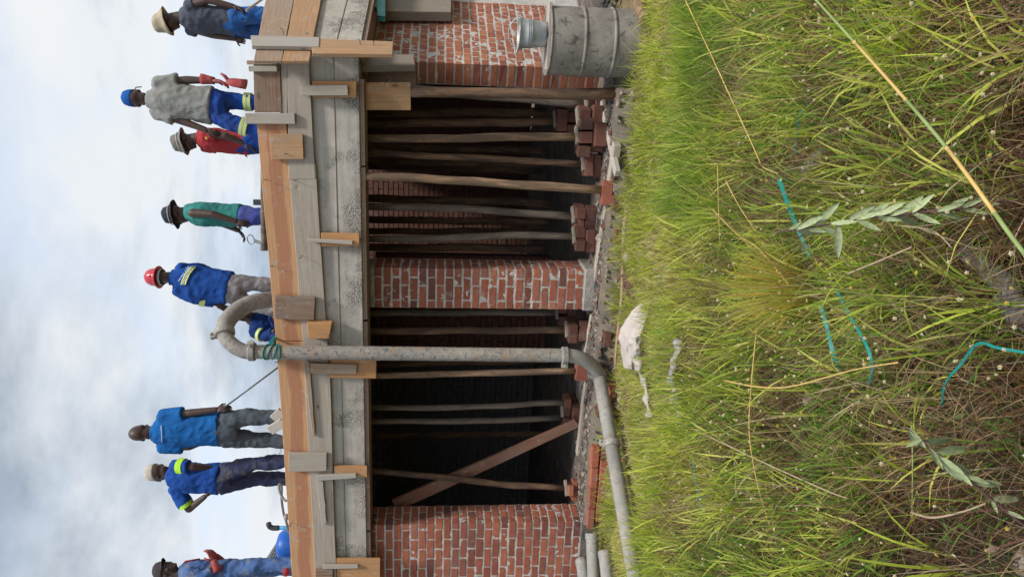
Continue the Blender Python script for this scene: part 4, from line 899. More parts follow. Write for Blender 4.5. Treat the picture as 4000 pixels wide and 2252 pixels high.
def hard_hat(par, c, R, s=1.0):
    prof = [(.006, .150), (.045, .146), (.078, .124), (.098, .085), (.105, .040), (.108, .018), (.128, .010), (.130, .003), (.104, .006)]
    m_ = MB(); m_.loft([(np.array(c) + R[2] * z * s, R[0] * r * .95 * s, R[1] * r * 1.17 * s) for r, z in prof], 32, caps=True)
    o = m_.build('hard_hat', 'red_helmet', par, smooth=True)
    rb = MB(); rb.tube([np.array(c) + (R[1] * .122 * math.cos(t) + R[2] * (.03 + .126 * math.sin(t))) * s for t in np.linspace(.1, math.pi - .1, 16)], .010 * s, 8, flat=.6); rb.build('helmet_ridge', 'red_helmet', o, smooth=True)
    hb = MB(); hb.loft([(np.array(c) + R[2] * z * s, R[0] * .090 * s, R[1] * .108 * s) for z in (-.035, -.012)], 28, caps=False); hb.build('head_band', 'reflective_grey', o, smooth=True)

def person(label, headtop, H, jts, face, hd_pitch=0.0, hd_yaw=0.0, shirt=None, trousers=None, sleeve=0.62, hem=0.12, chestw=None, loose=1.0,
           gloves=(), hat=None, group='men working on the slab', seed=0, pelvis_w=.165, chestd=.115, hand_tip=None, boots='grey_boot', crouch=False, legscale=1.0, headpos=None):
    """jts: name -> (px, py, dy) on the man's own upright plane; face: direction his chest faces"""
    top = PZ(headtop[0], headtop[1], DZ + H); Y = top[1]
    J = {k: PY(v[0], v[1], Y + v[2]) for k, v in jts.items()}
    base = np.array([(J['hipL'][0] + J['hipR'][0]) / 2, Y, DZ]); root = thing('person', label, 'person', base, group)
    face = unit(face); up_ = np.array([0, 0, 1.0])
    hL, hR, sL, sR = J['hipL'], J['hipR'], J['shL'], J['shR']; pel = (hL + hR) / 2; che = (sL + sR) / 2; nk = J['neck']
    spine = unit(che - pel); rx = unit((sR - sL) - spine * ((sR - sL) @ spine)); fy = unit(np.cross(spine, rx)); 
    if fy @ face < 0: fy = -fy
    cw = (np.linalg.norm(sR - sL) / 2 if chestw is None else chestw)
    # head frame
    hf = unit(face * math.cos(hd_yaw) + np.cross(up_, face) * math.sin(hd_yaw)); hr = np.cross(hf, up_); hu = up_
    hf2 = hf * math.cos(hd_pitch) + hu * math.sin(hd_pitch); hu2 = hu * math.cos(hd_pitch) - hf * math.sin(hd_pitch); R = np.array([hr, hf2, hu2])
    hc = J['head']
    # feet under the ankles, on the deck
    for s_ in 'LR':
        a = J['ank' + s_]; k = J['kn' + s_]
        if not crouch: J['ank' + s_] = np.array([k[0] + (a[0] - k[0]) * 1.15, a[1], DZ + .09])
    # ---- body: one continuous skin
    b_ = MB(); head_geo(b_, hc, R)
    b_.cap(hc - hu2 * .06 - hf2 * .02, nk + up_ * -.01, .056, .062)
    tor = [(pel - spine * .02, .135, .10), (lerp(pel, che, .35), .125, .095), (lerp(pel, che, .75), .150, .105), (lerp(pel, che, 1.0), cw * .92, .085), (lerp(che, nk, .7), .075, .065)]
    b_.loft([ring_sec(c, rx * w_, fy * d_) for c, w_, d_ in tor], 18)
    for s_ in 'LR':
        b_.cap(J['sh' + s_], J['el' + s_], .052, .042); b_.cap(J['el' + s_], J['wr' + s_], .043, .029)
        b_.cap(J['hip' + s_], J['kn' + s_], .085, .058); b_.cap(J['kn' + s_], J['ank' + s_], .056, .040)
    me = remesh(b_, .0105, 2); hb = MB()
    tips = {}
    for s_ in 'LR':
        wr = J['wr' + s_]; tip = J.get('hd' + s_)
        if tip is None: tip = wr + unit(wr - J['el' + s_]) * .12
        tips[s_] = tip
        if s_ not in gloves: hand(hb, wr, tip, (che - wr) + face * .1, face, .55)
    bmx = bmesh.new(); bmx.from_mesh(me); 
    hm = hb.mesh('h', smooth=True); bmx.from_mesh(hm); bmx.to_mesh(me); bmx.free(); bpy.data.meshes.remove(hm)
    me.polygons.foreach_set('use_smooth', [True] * len(me.polygons))
    body = link('body', shift(me, base), 'skin', root); WL[body.name] = base
    for s_ in (-1, 1):
        MB().ell(hc + R[0] * s_ * .030 + R[1] * .088 + R[2] * .004, R, (.012, .008, .008), 8, 6).build('eye', 'eye_white', body, smooth=True)
    for s_ in gloves:
        gm = MB(); wr = J['wr' + s_]; d = unit(tips[s_] - wr); hand(gm, wr, tips[s_], (che - wr), face, .45, 1.18)
        gm.tube([wr - d * .10, wr - d * .07, wr, wr + d * .03], [.060, .056, .044, .040], 14, flat=.85); gm.build('glove', 'red_glove', root, smooth=True)
    # ---- shirt
    if shirt:
        s_m = MB(); hemc = pel - spine * hem; lw = loose
        secs = [(hemc, .178 * lw, .128 * lw), (pel + spine * .02, .175 * lw, .128 * lw), (lerp(pel, che, .38), .163 * lw, .122 * lw), (lerp(pel, che, .72), .178 * lw, chestd * 1.10), (lerp(pel, che, .93), cw * 1.0 + .015, chestd * .98), (lerp(che, nk, .35) + up_ * .012, cw * .80, chestd * .80), (lerp(che, nk, .92), .080, .074)]
        s_m.loft([ring_sec(c, rx * w_, fy * d_) for c, w_, d_ in secs], 24, power=.92)
        if sleeve > 0:
            for s_ in 'LR':
                sh, el_, wr = J['sh' + s_], J['el' + s_], J['wr' + s_]
                if sleeve <= 1: pts_ = [sh + unit(sh - el_) * .03, sh, lerp(sh, el_, sleeve * .5), lerp(sh, el_, sleeve)]; rad_ = [.045, .074, .073 * loose, .074 * loose]
                else: pts_ = [sh + unit(sh - el_) * .03, sh, lerp(sh, el_, .5), el_, lerp(el_, wr, (sleeve - 1) * .5), lerp(el_, wr, sleeve - 1)]; rad_ = [.045, .075, .068, .062, .056, .052]
                s_m.tube(pts_, rad_, 16)
        sm_ = remesh(s_m, .0125, 3, wr=.030, wfreq=8.0, seed=seed); so_ = link('shirt', shift(sm_, base), shirt, root); WL[so_.name] = base
        cl = MB(); cl.tube([lerp(che, nk, .80) + rx * .076 * math.cos(t) + fy * .068 * math.sin(t) for t in np.linspace(0, 2 * math.pi, 22)], .011, 8); cl.build('collar', shirt, root, smooth=True)
    # ---- trousers
    if trousers:
        t_m = MB(); t_m.loft([ring_sec(pel + spine * .10, rx * .150, fy * .115), ring_sec(pel + spine * .02, rx * pelvis_w, fy * .122), ring_sec(pel - spine * .07, rx * pelvis_w, fy * .125), ring_sec(pel - spine * .13, rx * .10, fy * .10)], 22)
        for s_ in 'LR':
            h_, k_, a_ = J['hip' + s_], J['kn' + s_], J['ank' + s_]; q = legscale
            t_m.tube([h_ + unit(h_ - k_) * .05, h_, lerp(h_, k_, .5), k_, lerp(k_, a_, .5), lerp(k_, a_, .97)], [.07 * q, .102 * q, .094 * q, .080 * q, .074 * q, .070 * q], 16)
        tm_ = remesh(t_m, .0125, 3, wr=.030, wfreq=9.0, seed=seed + 3, wz=.9); to_ = link('trousers', shift(tm_, base), trousers, root); WL[to_.name] = base
    for s_ in 'LR':
        a_ = J['ank' + s_]; ff = unit(np.array([face[0], face[1], 0]))
        bt = MB(); bt.loft([(a_ - ff * .07 + up_ * -.045, np.cross(ff, up_) * .036, up_ * .044), (a_ - ff * .02 + up_ * -.03, np.cross(ff, up_) * .045, up_ * .058), (a_ + ff * .08 + up_ * -.05, np.cross(ff, up_) * .048, up_ * .038), (a_ + ff * .16 + up_ * -.06, np.cross(ff, up_) * .044, up_ * .029), (a_ + ff * .19 + up_ * -.065, np.cross(ff, up_) * .025, up_ * .02)], 14); bt.build('boot', boots, root, smooth=True)
    if hat: hat(root, hc + hu2 * .012, R)
    J.update(root=root, pel=pel, che=che, spine=spine, rx=rx, fy=fy, R=R, hc=hc, Y=Y, base=base, tips=tips)
    return J
def leg_band(J, s_, t, name='reflective_band', rad=.088, w=.05):
    k_, a_ = J['kn' + s_], J['ank' + s_]; d = unit(a_ - k_); p = lerp(k_, a_, t)
    for o_, mt, ww in ((0, 'reflective_grey', w * .36), (-w * .42, 'hi_vis_yellow', w * .30), (w * .42, 'hi_vis_yellow', w * .30)):
        MB().tube([p + d * (o_ - ww), p + d * (o_ + ww)], [rad + (.001 if o_ else 0)] * 2, 26, caps=True).build(name, mt, J['root'], smooth=False)
def arm_band(J, a, b_, t, rad, mat='hi_vis_yellow', w=.025):
    p, q = J[a], J[b_]; d = unit(q - p); c = lerp(p, q, t); MB().tube([c - d * w, c + d * w], [rad, rad], 22).build('arm_band', mat, J['root'])

AW = unit([-.28, .96, 0]); LF = unit([-1, .12, 0]); RFc = unit([1, .1, 0])
m1 = person('person in charcoal T-shirt and straw bucket hat above the drum, looking down', (606, 82), 1.78, dict(head=(652, 84, 0), neck=(704, 66, 0), shL=(738, 108, .10), shR=(735, 26, -.10), elL=(828, 136, .10), elR=(812, 0, -.14), wrL=(920, 152, .06), wrR=(912, 26, -.16), hdL=(952, 160, .04), hdR=(944, 36, -.18), hipL=(915, 112, .08), hipR=(912, 60, -.08), knL=(1050, 128, .1), knR=(1050, 62, -.1), ankL=(1180, 126, .12), ankR=(1185, 50, -.08)),
            unit([-.90, -.20, 0]), hd_pitch=-.30, hd_yaw=-.12, shirt='charcoal_shirt', trousers='blue_trousers', sleeve=.35, hem=.02, loose=.96, hat=lambda r, c, R: bucket_hat(r, c, R, 'straw_hat', 1.04, .034, .045, 3), seed=1, chestd=.125)
m2 = person('person in grey T-shirt, blue cap and red gloves with striped blue trousers, back turned', (490, 372), 1.80, dict(head=(536, 384, 0), neck=(574, 388, 0), shL=(604, 436, 0), shR=(612, 332, 0), elL=(704, 470, -.04), elR=(726, 313, .0), wrL=(806, 508, -.08), wrR=(826, 314, -.02), hdL=(850, 526, -.08), hdR=(880, 322, -.03), hipL=(835, 442, 0), hipR=(840, 386, 0), knL=(900, 478, -.06), knR=(912, 396, .06), ankL=(1040, 548, -.06), ankR=(1040, 402, .06)),
            AW, hd_pitch=-.10, hd_yaw=-.15, shirt='grey_shirt', trousers='royal_trousers', sleeve=.75, hem=-.02, loose=1.08, gloves=('R',), hat=lambda r, c, R: cap_hat(r, c, R, 'blue_cap', 1.03), seed=5)
leg_band(m2, 'L', .20, rad=.093); leg_band(m2, 'R', .22, rad=.093)
gl = MB(); a = PY(884, 318, m2['Y'] - .04); b = PY(962, 330, m2['Y'] - .03); gl.tube([a, lerp(a, b, .35), lerp(a, b, .7), b], [.04, .065, .07, .075], 14, flat=.55); gl.tube([lerp(a, b, .15), lerp(a, b, .05) + (.05, 0, .02), a + (.075, 0, .05)], [.02, .017, .011], 8)
tag(gl.build('spare_glove', 'red_glove', at=a, smooth=True), 'dirty red glove held hanging in the gloved hand', 'glove')
hs = MB(); hs.tube([m2['hc'] + m2['R'][0] * .085 + m2['R'][2] * .02, m2['hc'] + m2['R'][0] * .11 + m2['R'][1] * .04 + m2['R'][2] * .03, m2['hc'] + m2['R'][0] * .12 + m2['R'][1] * .08 - m2['R'][2] * .01], .006, 6); hs.build('cap_strap', 'straw_hat', m2['root'], smooth=True)
m3 = person('person in red shirt and patterned bucket hat behind the grey T-shirt', (675, 550), 1.74, dict(head=(722, 552, 0), neck=(770, 538, 0), shL=(796, 566, .14), shR=(796, 524, -.14), elL=(880, 585, .16), elR=(880, 530, -.18), wrL=(950, 590, .05), wrR=(955, 560, -.16), hipL=(965, 566, .09), hipR=(965, 548, -.09), knL=(1090, 580, .1), knR=(1090, 560, -.1), ankL=(1200, 570, .1), ankR=(1200, 555, -.1)),
            unit([-1, -.25, 0]), hd_pitch=-.22, shirt='red_shirt', trousers='royal_trousers', sleeve=.6, hem=.03, loose=.98, hat=lambda r, c, R: bucket_hat(r, c, R, 'camo_hat', 1.04, .036, .035, 7, 'cream_cap'), seed=9, chestw=.16)
MB().ell(PY(806, 540, m3['Y'] - .215), np.eye(3), (.018, .004, .018), 12, 6).build('shirt_badge', 'yellow_print', m3['root'])
m4 = person('person in teal sleeveless vest and dark bucket hat, in profile with a shovel', (640, 837), 1.78, dict(head=(690, 836, 0), neck=(722, 828, 0), shL=(752, 838, .15), shR=(752, 832, -.15), elL=(840, 862, .15), elR=(830, 836, -.20), wrL=(932, 900, .02), wrR=(922, 866, -.20), hdL=(958, 928, 0), hdR=(955, 872, -.20), hipL=(945, 842, .09), hipR=(945, 842, -.09), knL=(1080, 855, .1), knR=(1080, 845, -.1), ankL=(1200, 845, .1), ankR=(1200, 835, -.1)),
            unit([-1, .02, 0]), hd_pitch=-.12, shirt='teal_vest', trousers='indigo_trousers', sleeve=0, hem=0.0, loose=1.03, hat=lambda r, c, R: bucket_hat(r, c, R, 'black_hat', 1.06, .040, .022, 11, 'reflective_grey'), seed=13, chestd=.13, chestw=.15)
m5 = person('person in red hard hat and blue jacket with a reflective back stripe, back turned', (576, 1075), 1.80, dict(head=(628, 1082, 0), neck=(664, 1082, 0), shL=(692, 1126, -.03), shR=(700, 1050, .05), elL=(762, 1166, -.06), elR=(770, 1046, .14), wrL=(848, 1186, -.02), wrR=(850, 1075, .26), hdL=(880, 1204, 0), hipL=(895, 1146, 0), hipR=(898, 1104, 0), knL=(985, 1190, 0), knR=(1010, 1108, .05), ankL=(1066, 1235, -.02), ankR=(1100, 1114, .08)),
            unit([-.12, .99, 0]), hd_pitch=-.05, hd_yaw=.25, shirt='blue_jacket', trousers='grey_trousers', sleeve=1.85, hem=.0, loose=1.08, hat=hard_hat, seed=17)
def back_patch(J, dirs, pts, w, mat, name, lift=.014, parent=None):
    """a strip of cloth sewn on the back: pixels along its middle, projected onto the shirt"""
    sh_ = [c for c in J['root'].children if c.name.startswith('shirt')][0]; me_ = sh_.data; n = len(me_.vertices); co = np.empty(n * 3); me_.vertices.foreach_get('co', co); co = co.reshape(-1, 3) + J['base']
    rel = co - CAM; z = rel @ FW; sx = 2000 - F * (rel @ UP) / z; sy = 2252 - 1126 - F * (rel @ RT) / z
    def onback(px, py):
        dd = (sx - px) ** 2 + (sy - py) ** 2; ids = np.argsort(dd)[:24]; i = ids[np.argmin(z[ids])]; zz = np.sort(z[ids])[:5].mean(); d_ = ray(px, py); return CAM + d_ * (zz - lift)
    mb = MB(); k = len(pts); vs = []
    for i, (x, y) in enumerate(pts):
        tx, ty = np.array(pts[min(i + 1, k - 1)]) - np.array(pts[max(i - 1, 0)]); ln = math.hypot(tx, ty) + 1e-6; nx_, ny_ = -ty / ln * w / 2, tx / ln * w / 2
        vs += [onback(x + nx_, y + ny_), onback(x - nx_, y - ny_)]
    mb.add(vs, [(2 * i, 2 * i + 1, 2 * i + 3, 2 * i + 2) for i in range(k - 1)]); o = mb.build(name, mat, parent or J['root'], smooth=True); so2 = o.modifiers.new('t', 'SOLIDIFY'); so2.thickness = .004; return o
cl_ = [(716, 1112), (720, 1098), (727, 1082), (732, 1070), (740, 1060), (748, 1050), (757, 1041)]
try:
    for off_, w_, mt in ((0, 8, 'reflective_grey'), (-7.5, 6, 'hi_vis_yellow'), (7.5, 6, 'hi_vis_yellow')): back_patch(m5, None, [(x + off_, y) for x, y in cl_], w_, mt, 'back_stripe')
    for i in range(12):
        if i == 7: continue
        t = i / 11; x, y = 699 + 37 * t, 1097 - 54 * t; back_patch(m5, None, [(x - 3.5, y - 1.2 + (i % 3)), (x + 3.5, y + 1.2 - (i % 2))], 2.0 + (i % 3) * .6, 'pale_print', 'back_letter')
except Exception as ex: print('patch', ex)
arm_band(m5, 'elL', 'wrL', .35, .066, 'hi_vis_yellow', .03)
m6 = person('person in navy overalls crouching behind the bend of the pump pipe', (905, 1275), 1.15, dict(head=(948, 1226, .05), neck=(978, 1252, .05), shL=(990, 1296, .0), shR=(990, 1246, .1), elL=(1040, 1312, -.1), elR=(1030, 1226, .1), wrL=(1075, 1290, -.2), wrR=(1020, 1216, .2), hipL=(1100, 1300, .1), hipR=(1100, 1262, .15), knL=(1075, 1330, -.3), knR=(1075, 1240, -.25), ankL=(1150, 1325, -.1), ankR=(1150, 1250, -.05)),
            unit([.5, -.8, 0]), hd_pitch=-.5, shirt='navy_overalls', trousers='navy_overalls', sleeve=1.8, hem=.0, hat=lambda r, c, R: cap_hat(r, c, R, 'dark_cap'), seed=21, crouch=True)
arm_band(m6, 'shL', 'elL', .6, .085, 'hi_vis_yellow', .02)
m7 = person('person in bright blue T-shirt and dark trousers holding a thin rod, back turned', (512, 1690), 1.76, dict(head=(552, 1689, 0), neck=(590, 1692, 0), shL=(630, 1740, 0), shR=(630, 1628, 0), elL=(738, 1742, .0), elR=(742, 1612, -.02), wrL=(800, 1722, .2), wrR=(846, 1598, -.03), hdR=(884, 1592, -.03), hdL=(810, 1700, .26), hipL=(880, 1708, 0), hipR=(880, 1640, 0), knL=(1000, 1717, .02), knR=(1000, 1628, .0), ankL=(1110, 1722, .03), ankR=(1112, 1624, 0)),
            unit([-.1, .99, 0]), hd_pitch=-.08, shirt='bright_blue_shirt', trousers='slate_trousers', sleeve=.78, hem=-.055, loose=1.05, seed=25)
back_patch(m7, None, [(630, 1660), (631, 1680), (632, 1700), (633, 1725)], 3, 'pale_print', 'back_seam', lift=.010)
m8 = person('person in cobalt shirt and cream cap with hand on hip, mud-stained trousers', (572, 1839), 1.74, dict(head=(620, 1842, 0), neck=(652, 1848, 0), shL=(682, 1900, .02), shR=(678, 1818, -.02), elL=(738, 1986, -.04), elR=(752, 1822, -.08), wrL=(800, 1938, -.08), wrR=(830, 1826, -.03), hdL=(832, 1915, -.06), hdR=(858, 1838, .0), hipL=(862, 1892, 0), hipR=(862, 1848, 0), knL=(1000, 1866, .06), knR=(985, 1812, -.06), ankL=(1110, 1871, .08), ankR=(1104, 1797, -.08)),
            unit([-.6, .8, 0]), hd_pitch=-.15, hd_yaw=.35, shirt='cobalt_shirt', trousers='dirty_navy_trousers', sleeve=.85, hem=-.01, loose=1.04, hat=lambda r, c, R: cap_hat(r, c, R, 'cream_cap', 1.05), seed=29)
arm_band(m8, 'shR', 'elR', .45, .085, 'lime_band', .035); arm_band(m8, 'shL', 'elL', .80, .082, 'lime_band', .02)
m9 = person('person in faded blue overalls and dark cap with red gloves at the left edge', (602, 2225), 1.74, dict(head=(650, 2226, 0), neck=(702, 2238, 0), shL=(738, 2238, .16), shR=(738, 2244, -.16), elL=(820, 2215, .2), elR=(806, 2250, -.2), wrL=(850, 2178, .1), wrR=(838, 2195, -.12), hdL=(828, 2150, .04), hdR=(822, 2155, -.06), hipL=(895, 2232, .09), hipR=(895, 2228, -.09), knL=(1010, 2222, .1), knR=(1015, 2205, -.1), ankL=(1120, 2225, .12), ankR=(1120, 2200, -.12)),
            unit([1, -.12, 0]), hd_pitch=-.05, shirt='faded_overalls', trousers='faded_overalls', sleeve=1.6, hem=.02, loose=1.02, gloves=('L', 'R'), hat=lambda r, c, R: cap_hat(r, c, R, 'dark_cap', 1.03), seed=33, chestw=.16, chestd=.135)
MB().tube([m9['neck'] + m9['fy'] * .06, lerp(m9['che'], m9['neck'], .4) + m9['fy'] * .13, lerp(m9['pel'], m9['che'], .75) + m9['fy'] * .155], [.03, .035, .02], 10, flat=.4).build('undershirt', 'red_shirt', m9['root'], smooth=True)

# ------------------------------------------------------------------ tools and gear on the slab
sh = thing('shovel', 'D-handled shovel held by the man in the teal vest', 'shovel', PY(1100, 955, m4['Y']))
ya = m4['Y'] - .02; ctr = PY(966, 931, ya); u_ = unit(PY(1015, 947, ya) - ctr); s2 = unit(PY(966, 952, ya) - PY(966, 910, ya))
MB().tube([ctr + u_ * .045 * (1 - math.cos(t)) * .9 + s2 * .055 * math.sin(t) for t in np.linspace(-math.pi * .98, math.pi * .98, 24)], .006, 8).build('grip', 'galvanised', sh, smooth=True)
MB().tube([ctr + u_ * .08, ctr + u_ * .5], .017, 10).build('shaft', 'steel_rod', sh, smooth=True)
bl = MB(); bl.loft([(ctr + u_ * (.5 + .3 * t), s2 * (.08 + .02 * math.sin(t * 3)) * (1.02 - t ** 4), np.cross(u_, s2) * .012) for t in np.linspace(0, .98, 8)], 12); bl.build('blade', 'steel_rod', sh, smooth=True)
A, B = PY(876, 1590, m7['Y'] - .03), PY(1082, 1437, m7['Y'] + .15); B2 = A + (B - A) * 1.35
tag(MB().tube([A - (B - A) * .06, lerp(A, B2, .5), B2], .009, 8).build('steel_bar', 'steel_rod', at=A, smooth=True), 'thin steel bar slanting down from the hand of the bright blue T-shirt', 'bar')
A, B = PY(1032, 700, .02), PY(1032, 977, -.01); m_ = MB().tube([lerp(A, B, t) for t in np.linspace(-.2, 1, 10)], [.030 + .003 * math.sin(3 * t) for t in range(10)], 14)
tag(m_.build('lying_pole', 'pole_grey', at=A, smooth=True), 'grey debarked pole lying on the top edge of the front board', 'pole')
p = PY(1008, 790, m4['Y'] - .6); MB_ = MB().box(p, (.03, .012, .05)); tag(MB_.build('small_box', 'black_plastic', at=p, bevel=.004), 'small dark device standing behind the lying pole', 'device')
def pvc(label, a, elbow, Y, hook):
    A, Bp = PY(*a, Y), PY(*elbow, Y); t = thing('plastic_pipe', label, 'pipe', A - (0, 0, .15), 'blue conduit stubs')
    MB().tube([A - np.array([0, 0, .15]), Bp], .021, 14).build('tube', 'blue_pvc', t, smooth=True)
    c = Bp; MB().tube(smooth_path([c - np.array([0, 0, .03]), c + np.array([0, 0, .03]), c + np.array([.02 * hook, 0, .065]), c + np.array([.06 * hook, 0, .075])], 4), .028, 14).build('elbow', 'black_plastic', t, smooth=True)
pvc('blue plastic pipe stub with black elbow beside the coiled cable', (1128, 2060), (1078, 2060), .55, 1)
pvc('short blue plastic pipe stub just left of the pump pipe', (1090, 1387), (1032, 1387), .05, 1)
cb_ = [PY(x, y, .25 + .03 * i) for i, (x, y) in enumerate([(1118, 1955), (1106, 1945), (1092, 1918), (1090, 1893), (1098, 1890), (1100, 1905), (1100, 1950), (1108, 2005), (1118, 2035), (1128, 2075), (1150, 2090)])]
tag(MB().tube(smooth_path(cb_, 5), .013, 10).build('grey_cable', 'grey_cable', at=cb_[0], smooth=True), 'thick grey cable looping over the slab edge by the muddy trousers', 'cable')
p = PY(1118, 2018, .2); rock('mortar_lump', 'round lump of mortar on the slab edge beside the cable', p, .042, 'stone', 'mortar', 77)
for i in range(4):
    A, B = PY(1140 + 3 * i, 2030 + 9 * i, 1.4 + .04 * i), PY(1040 + 6 * i, 2185 + 8 * i, 1.7 + .04 * i)
    tag(MB().tube([A, lerp(A, B, 1.5)], .014, 8).build('steel_tube', 'grey_cable', at=A, smooth=True), 'dark steel tube of the bundle slanting behind the overalls', 'tube', 'bundle of slanting tubes')
A = PY(1140, 2128, 1.2); m_ = MB(); pr_ = [(.001, .17), (.08, .168), (.14, .15), (.175, .11), (.185, .05), (.19, -.3)]
m_.loft([(A + np.array([0, 0, z]), np.array([r, 0, 0]), np.array([0, r, 0])) for r, z in pr_[::-1]], 28); tag(m_.build('blue_barrel', 'blue_barrel', at=A - (0, 0, .3), smooth=True), 'domed blue plastic barrel on the slab near the left edge', 'barrel')
A = PY(1118, 2236, .3); rock('red_rag', 'small red rag by the boots at the left edge', A, .05, 'red_shirt', 'rag', 91)
for i, (x0, y0, x1, y1) in enumerate([(1095, 1655, 1068, 1672), (1095, 1612, 1078, 1628)]):
    A, B = PY(x0, y0, .45), PY(x1, y1, .47); m_ = MB().box((A + B) / 2, (np.linalg.norm(B - A), .02, .05), (unit(B - A), (0, 1, 0), np.cross(unit(B - A), (0, 1, 0)))); tag(m_.build('wood_offcut', 'pale_timber', at=A, bevel=.003), ['mortar-caked offcut between the boots of the bright blue T-shirt', 'small pale offcut behind the boot of the bright blue T-shirt'][i], 'offcut')
A, B = PPL(1035, -10, K0 - N2 * .4, N2), PPL(990, 22, K0 - N2 * .4, N2)
tag(MB().tube([A, lerp(A, B, 1.0), lerp(A, B, 1.6)], .012, 8).build('slanting_batten', 'grey_timber', at=A), 'thin batten slanting up from the deck at the right edge', 'batten')

# ------------------------------------------------------------------ vegetation
def inview(p, m=120):
    rel = p - CAM; z = rel @ FW; sx = 2000 - F * (rel @ UP) / z; sy = 2252 - 1126 - F * (rel @ RT) / z
    return (z > .3) & (sx > -m) & (sx < 4000 + m * 4) & (sy > -m) & (sy < 2252 + m)
def blade_mesh(name, P, az, lean, h, wd, col, curve=1.0, twist=None, segs=3):
    """P (n,3) roots; each blade bends over more towards its tip"""
    n = len(P); d = np.stack([np.cos(az), np.sin(az), np.zeros(n)], 1); up_ = np.array([0, 0, 1.0])
    tw = rng.uniform(0, math.pi, n) if twist is None else twist
    wv = np.stack([-np.sin(az + tw), np.cos(az + tw), np.zeros(n)], 1)
    pts = [P]; 
    for k in range(segs):
        a = lean * (0.45 + curve * (k / max(1, segs - 1)) * 0.9)
        pts.append(pts[-1] + (d * np.sin(a)[:, None] + up_ * np.cos(a)[:, None]) * (h / segs)[:, None])
    V = []; 
    for k in range(segs):
        ww = wd * (1.0 if k == 0 else 0.95 - 0.3 * (k / segs)); V += [pts[k] - wv * ww[:, None] / 2, pts[k] + wv * ww[:, None] / 2]
    V.append(pts[-1]); nv = 2 * segs + 1
    co = np.stack(V, 1).reshape(-1, 3); base = np.arange(n) * nv
    loops = []; starts = []; tot = []
    quads = [(2 * k, 2 * k + 1, 2 * k + 3, 2 * k + 2) for k in range(segs - 1)]; tri = (2 * segs - 2, 2 * segs - 1, 2 * segs)
    pat = np.array([i for q in quads for i in q] + list(tri)); loops = (base[:, None] + pat[None, :]).ravel()
    lt = np.tile(np.array([4] * len(quads) + [3]), n); ls = np.concatenate([[0], np.cumsum(lt)[:-1]])
    me = bpy.data.meshes.new(name); me.vertices.add(len(co)); me.vertices.foreach_set('co', co.ravel())
    me.loops.add(len(loops)); me.loops.foreach_set('vertex_index', loops.astype(np.int32)); me.polygons.add(len(lt)); me.polygons.foreach_set('loop_start', ls.astype(np.int32)); me.polygons.foreach_set('loop_total', lt.astype(np.int32))
    me.update(calc_edges=True); ca = me.color_attributes.new('col', 'FLOAT_COLOR', 'POINT')
    c4 = np.concatenate([col, np.ones((n, 1))], 1); ca.data.foreach_set('color', np.repeat(c4, nv, axis=0).ravel()); return me
def zed(P): return np.array([gz(x, y) for x, y in P[:, :2]])
def clumps(name, label, cat, region, nclump, per, rad, h, wd, lean, pal, kind='stuff', dens=None, curve=1.0, jitter=.18, segs=3, comb=None, patch=None):
    x0, x1, y0, y1 = region
    c = np.stack([rng.uniform(x0, x1, nclump), rng.uniform(y0, y1, nclump), np.full(nclump, GZ)], 1)
    c = c[inview(c, 200)]
    ab = (gb - ga)[:2]; tt_ = np.clip(((c[:, :2] - ga[:2]) @ ab) / (ab @ ab), 0, 1); dd = np.linalg.norm(c[:, :2] - (ga[:2] + tt_[:, None] * ab), axis=1)
    c = c[(dd > .17) | (rng.uniform(0, 1, len(c)) < .12)]      # the pipe lies on trodden ground
    if dens is not None: c = c[rng.uniform(0, 1, len(c)) < np.array([dens(x, y) for x, y in c[:, :2]])]
    if patch is not None: pn = np.array([patch(x, y) for x, y in c[:, :2]])
    c[:, 2] = zed(c); n = len(c); k = rng.integers(per[0], per[1], n); idx = np.repeat(np.arange(n), k); N_ = len(idx)
    az = rng.uniform(0, 2 * math.pi, N_); r = np.abs(rng.normal(0, rad, N_)); P = c[idx].copy(); P[:, 0] += np.cos(az) * r; P[:, 1] += np.sin(az) * r; P[:, 2] -= .01
    ch = rng.uniform(.7, 1.25, n)[idx]; hh = rng.uniform(h[0], h[1], N_) * ch; ln = np.clip(rng.normal(lean[0], lean[1], N_), 0.02, 1.6)
    if comb is not None: az = np.where(rng.uniform(0, 1, N_) < .55, comb + rng.normal(0, .7, N_), az)
    pal = np.array(pal); ci = rng.integers(0, len(pal), n)
    if patch is not None: ci = np.clip((pn * len(pal)).astype(int) + rng.integers(-1, 2, n), 0, len(pal) - 1)
    col = pal[ci][idx]; alt = pal[rng.integers(0, len(pal), N_)]; col = np.where((rng.uniform(0, 1, N_) < .3)[:, None], alt, col) * rng.uniform(1 - jitter, 1 + jitter, (N_, 1))
    me = blade_mesh(name, P, az, ln, hh, rng.uniform(wd[0], wd[1], N_), np.clip(col, 0, 1), curve, segs=segs)
    o = bpy.data.objects.new(name, me); COL.objects.link(o); me.materials.append(M['blade']); tag(o, label, cat, kind=kind); return o
def fld(s, seed, o=0.0): return lambda x, y: .5 + .5 * mnoise.noise(Vector((x * s + seed, y * s, seed))) * 1.5 + o
LIME = [(0.20, 0.29, 0.035), (0.36, 0.47, 0.05), (0.51, 0.60, 0.075), (0.62, 0.63, 0.14), (0.70, 0.62, 0.30)]
GREEN = [(0.06, 0.14, 0.022), (0.12, 0.25, 0.035), (0.22, 0.36, 0.05), (0.36, 0.48, 0.07), (0.50, 0.50, 0.14)]
STRAW = [(0.08, 0.05, 0.035), (0.11, 0.065, 0.045), (0.15, 0.09, 0.05), (0.24, 0.15, 0.085), (0.34, 0.23, 0.12), (0.46, 0.34, 0.18), (0.54, 0.45, 0.29), (0.21, 0.09, 0.05)]
lawn_d = lambda x, y: 1.0 if y < -.35 else max(.0, (.02 - y) / .35) * .8
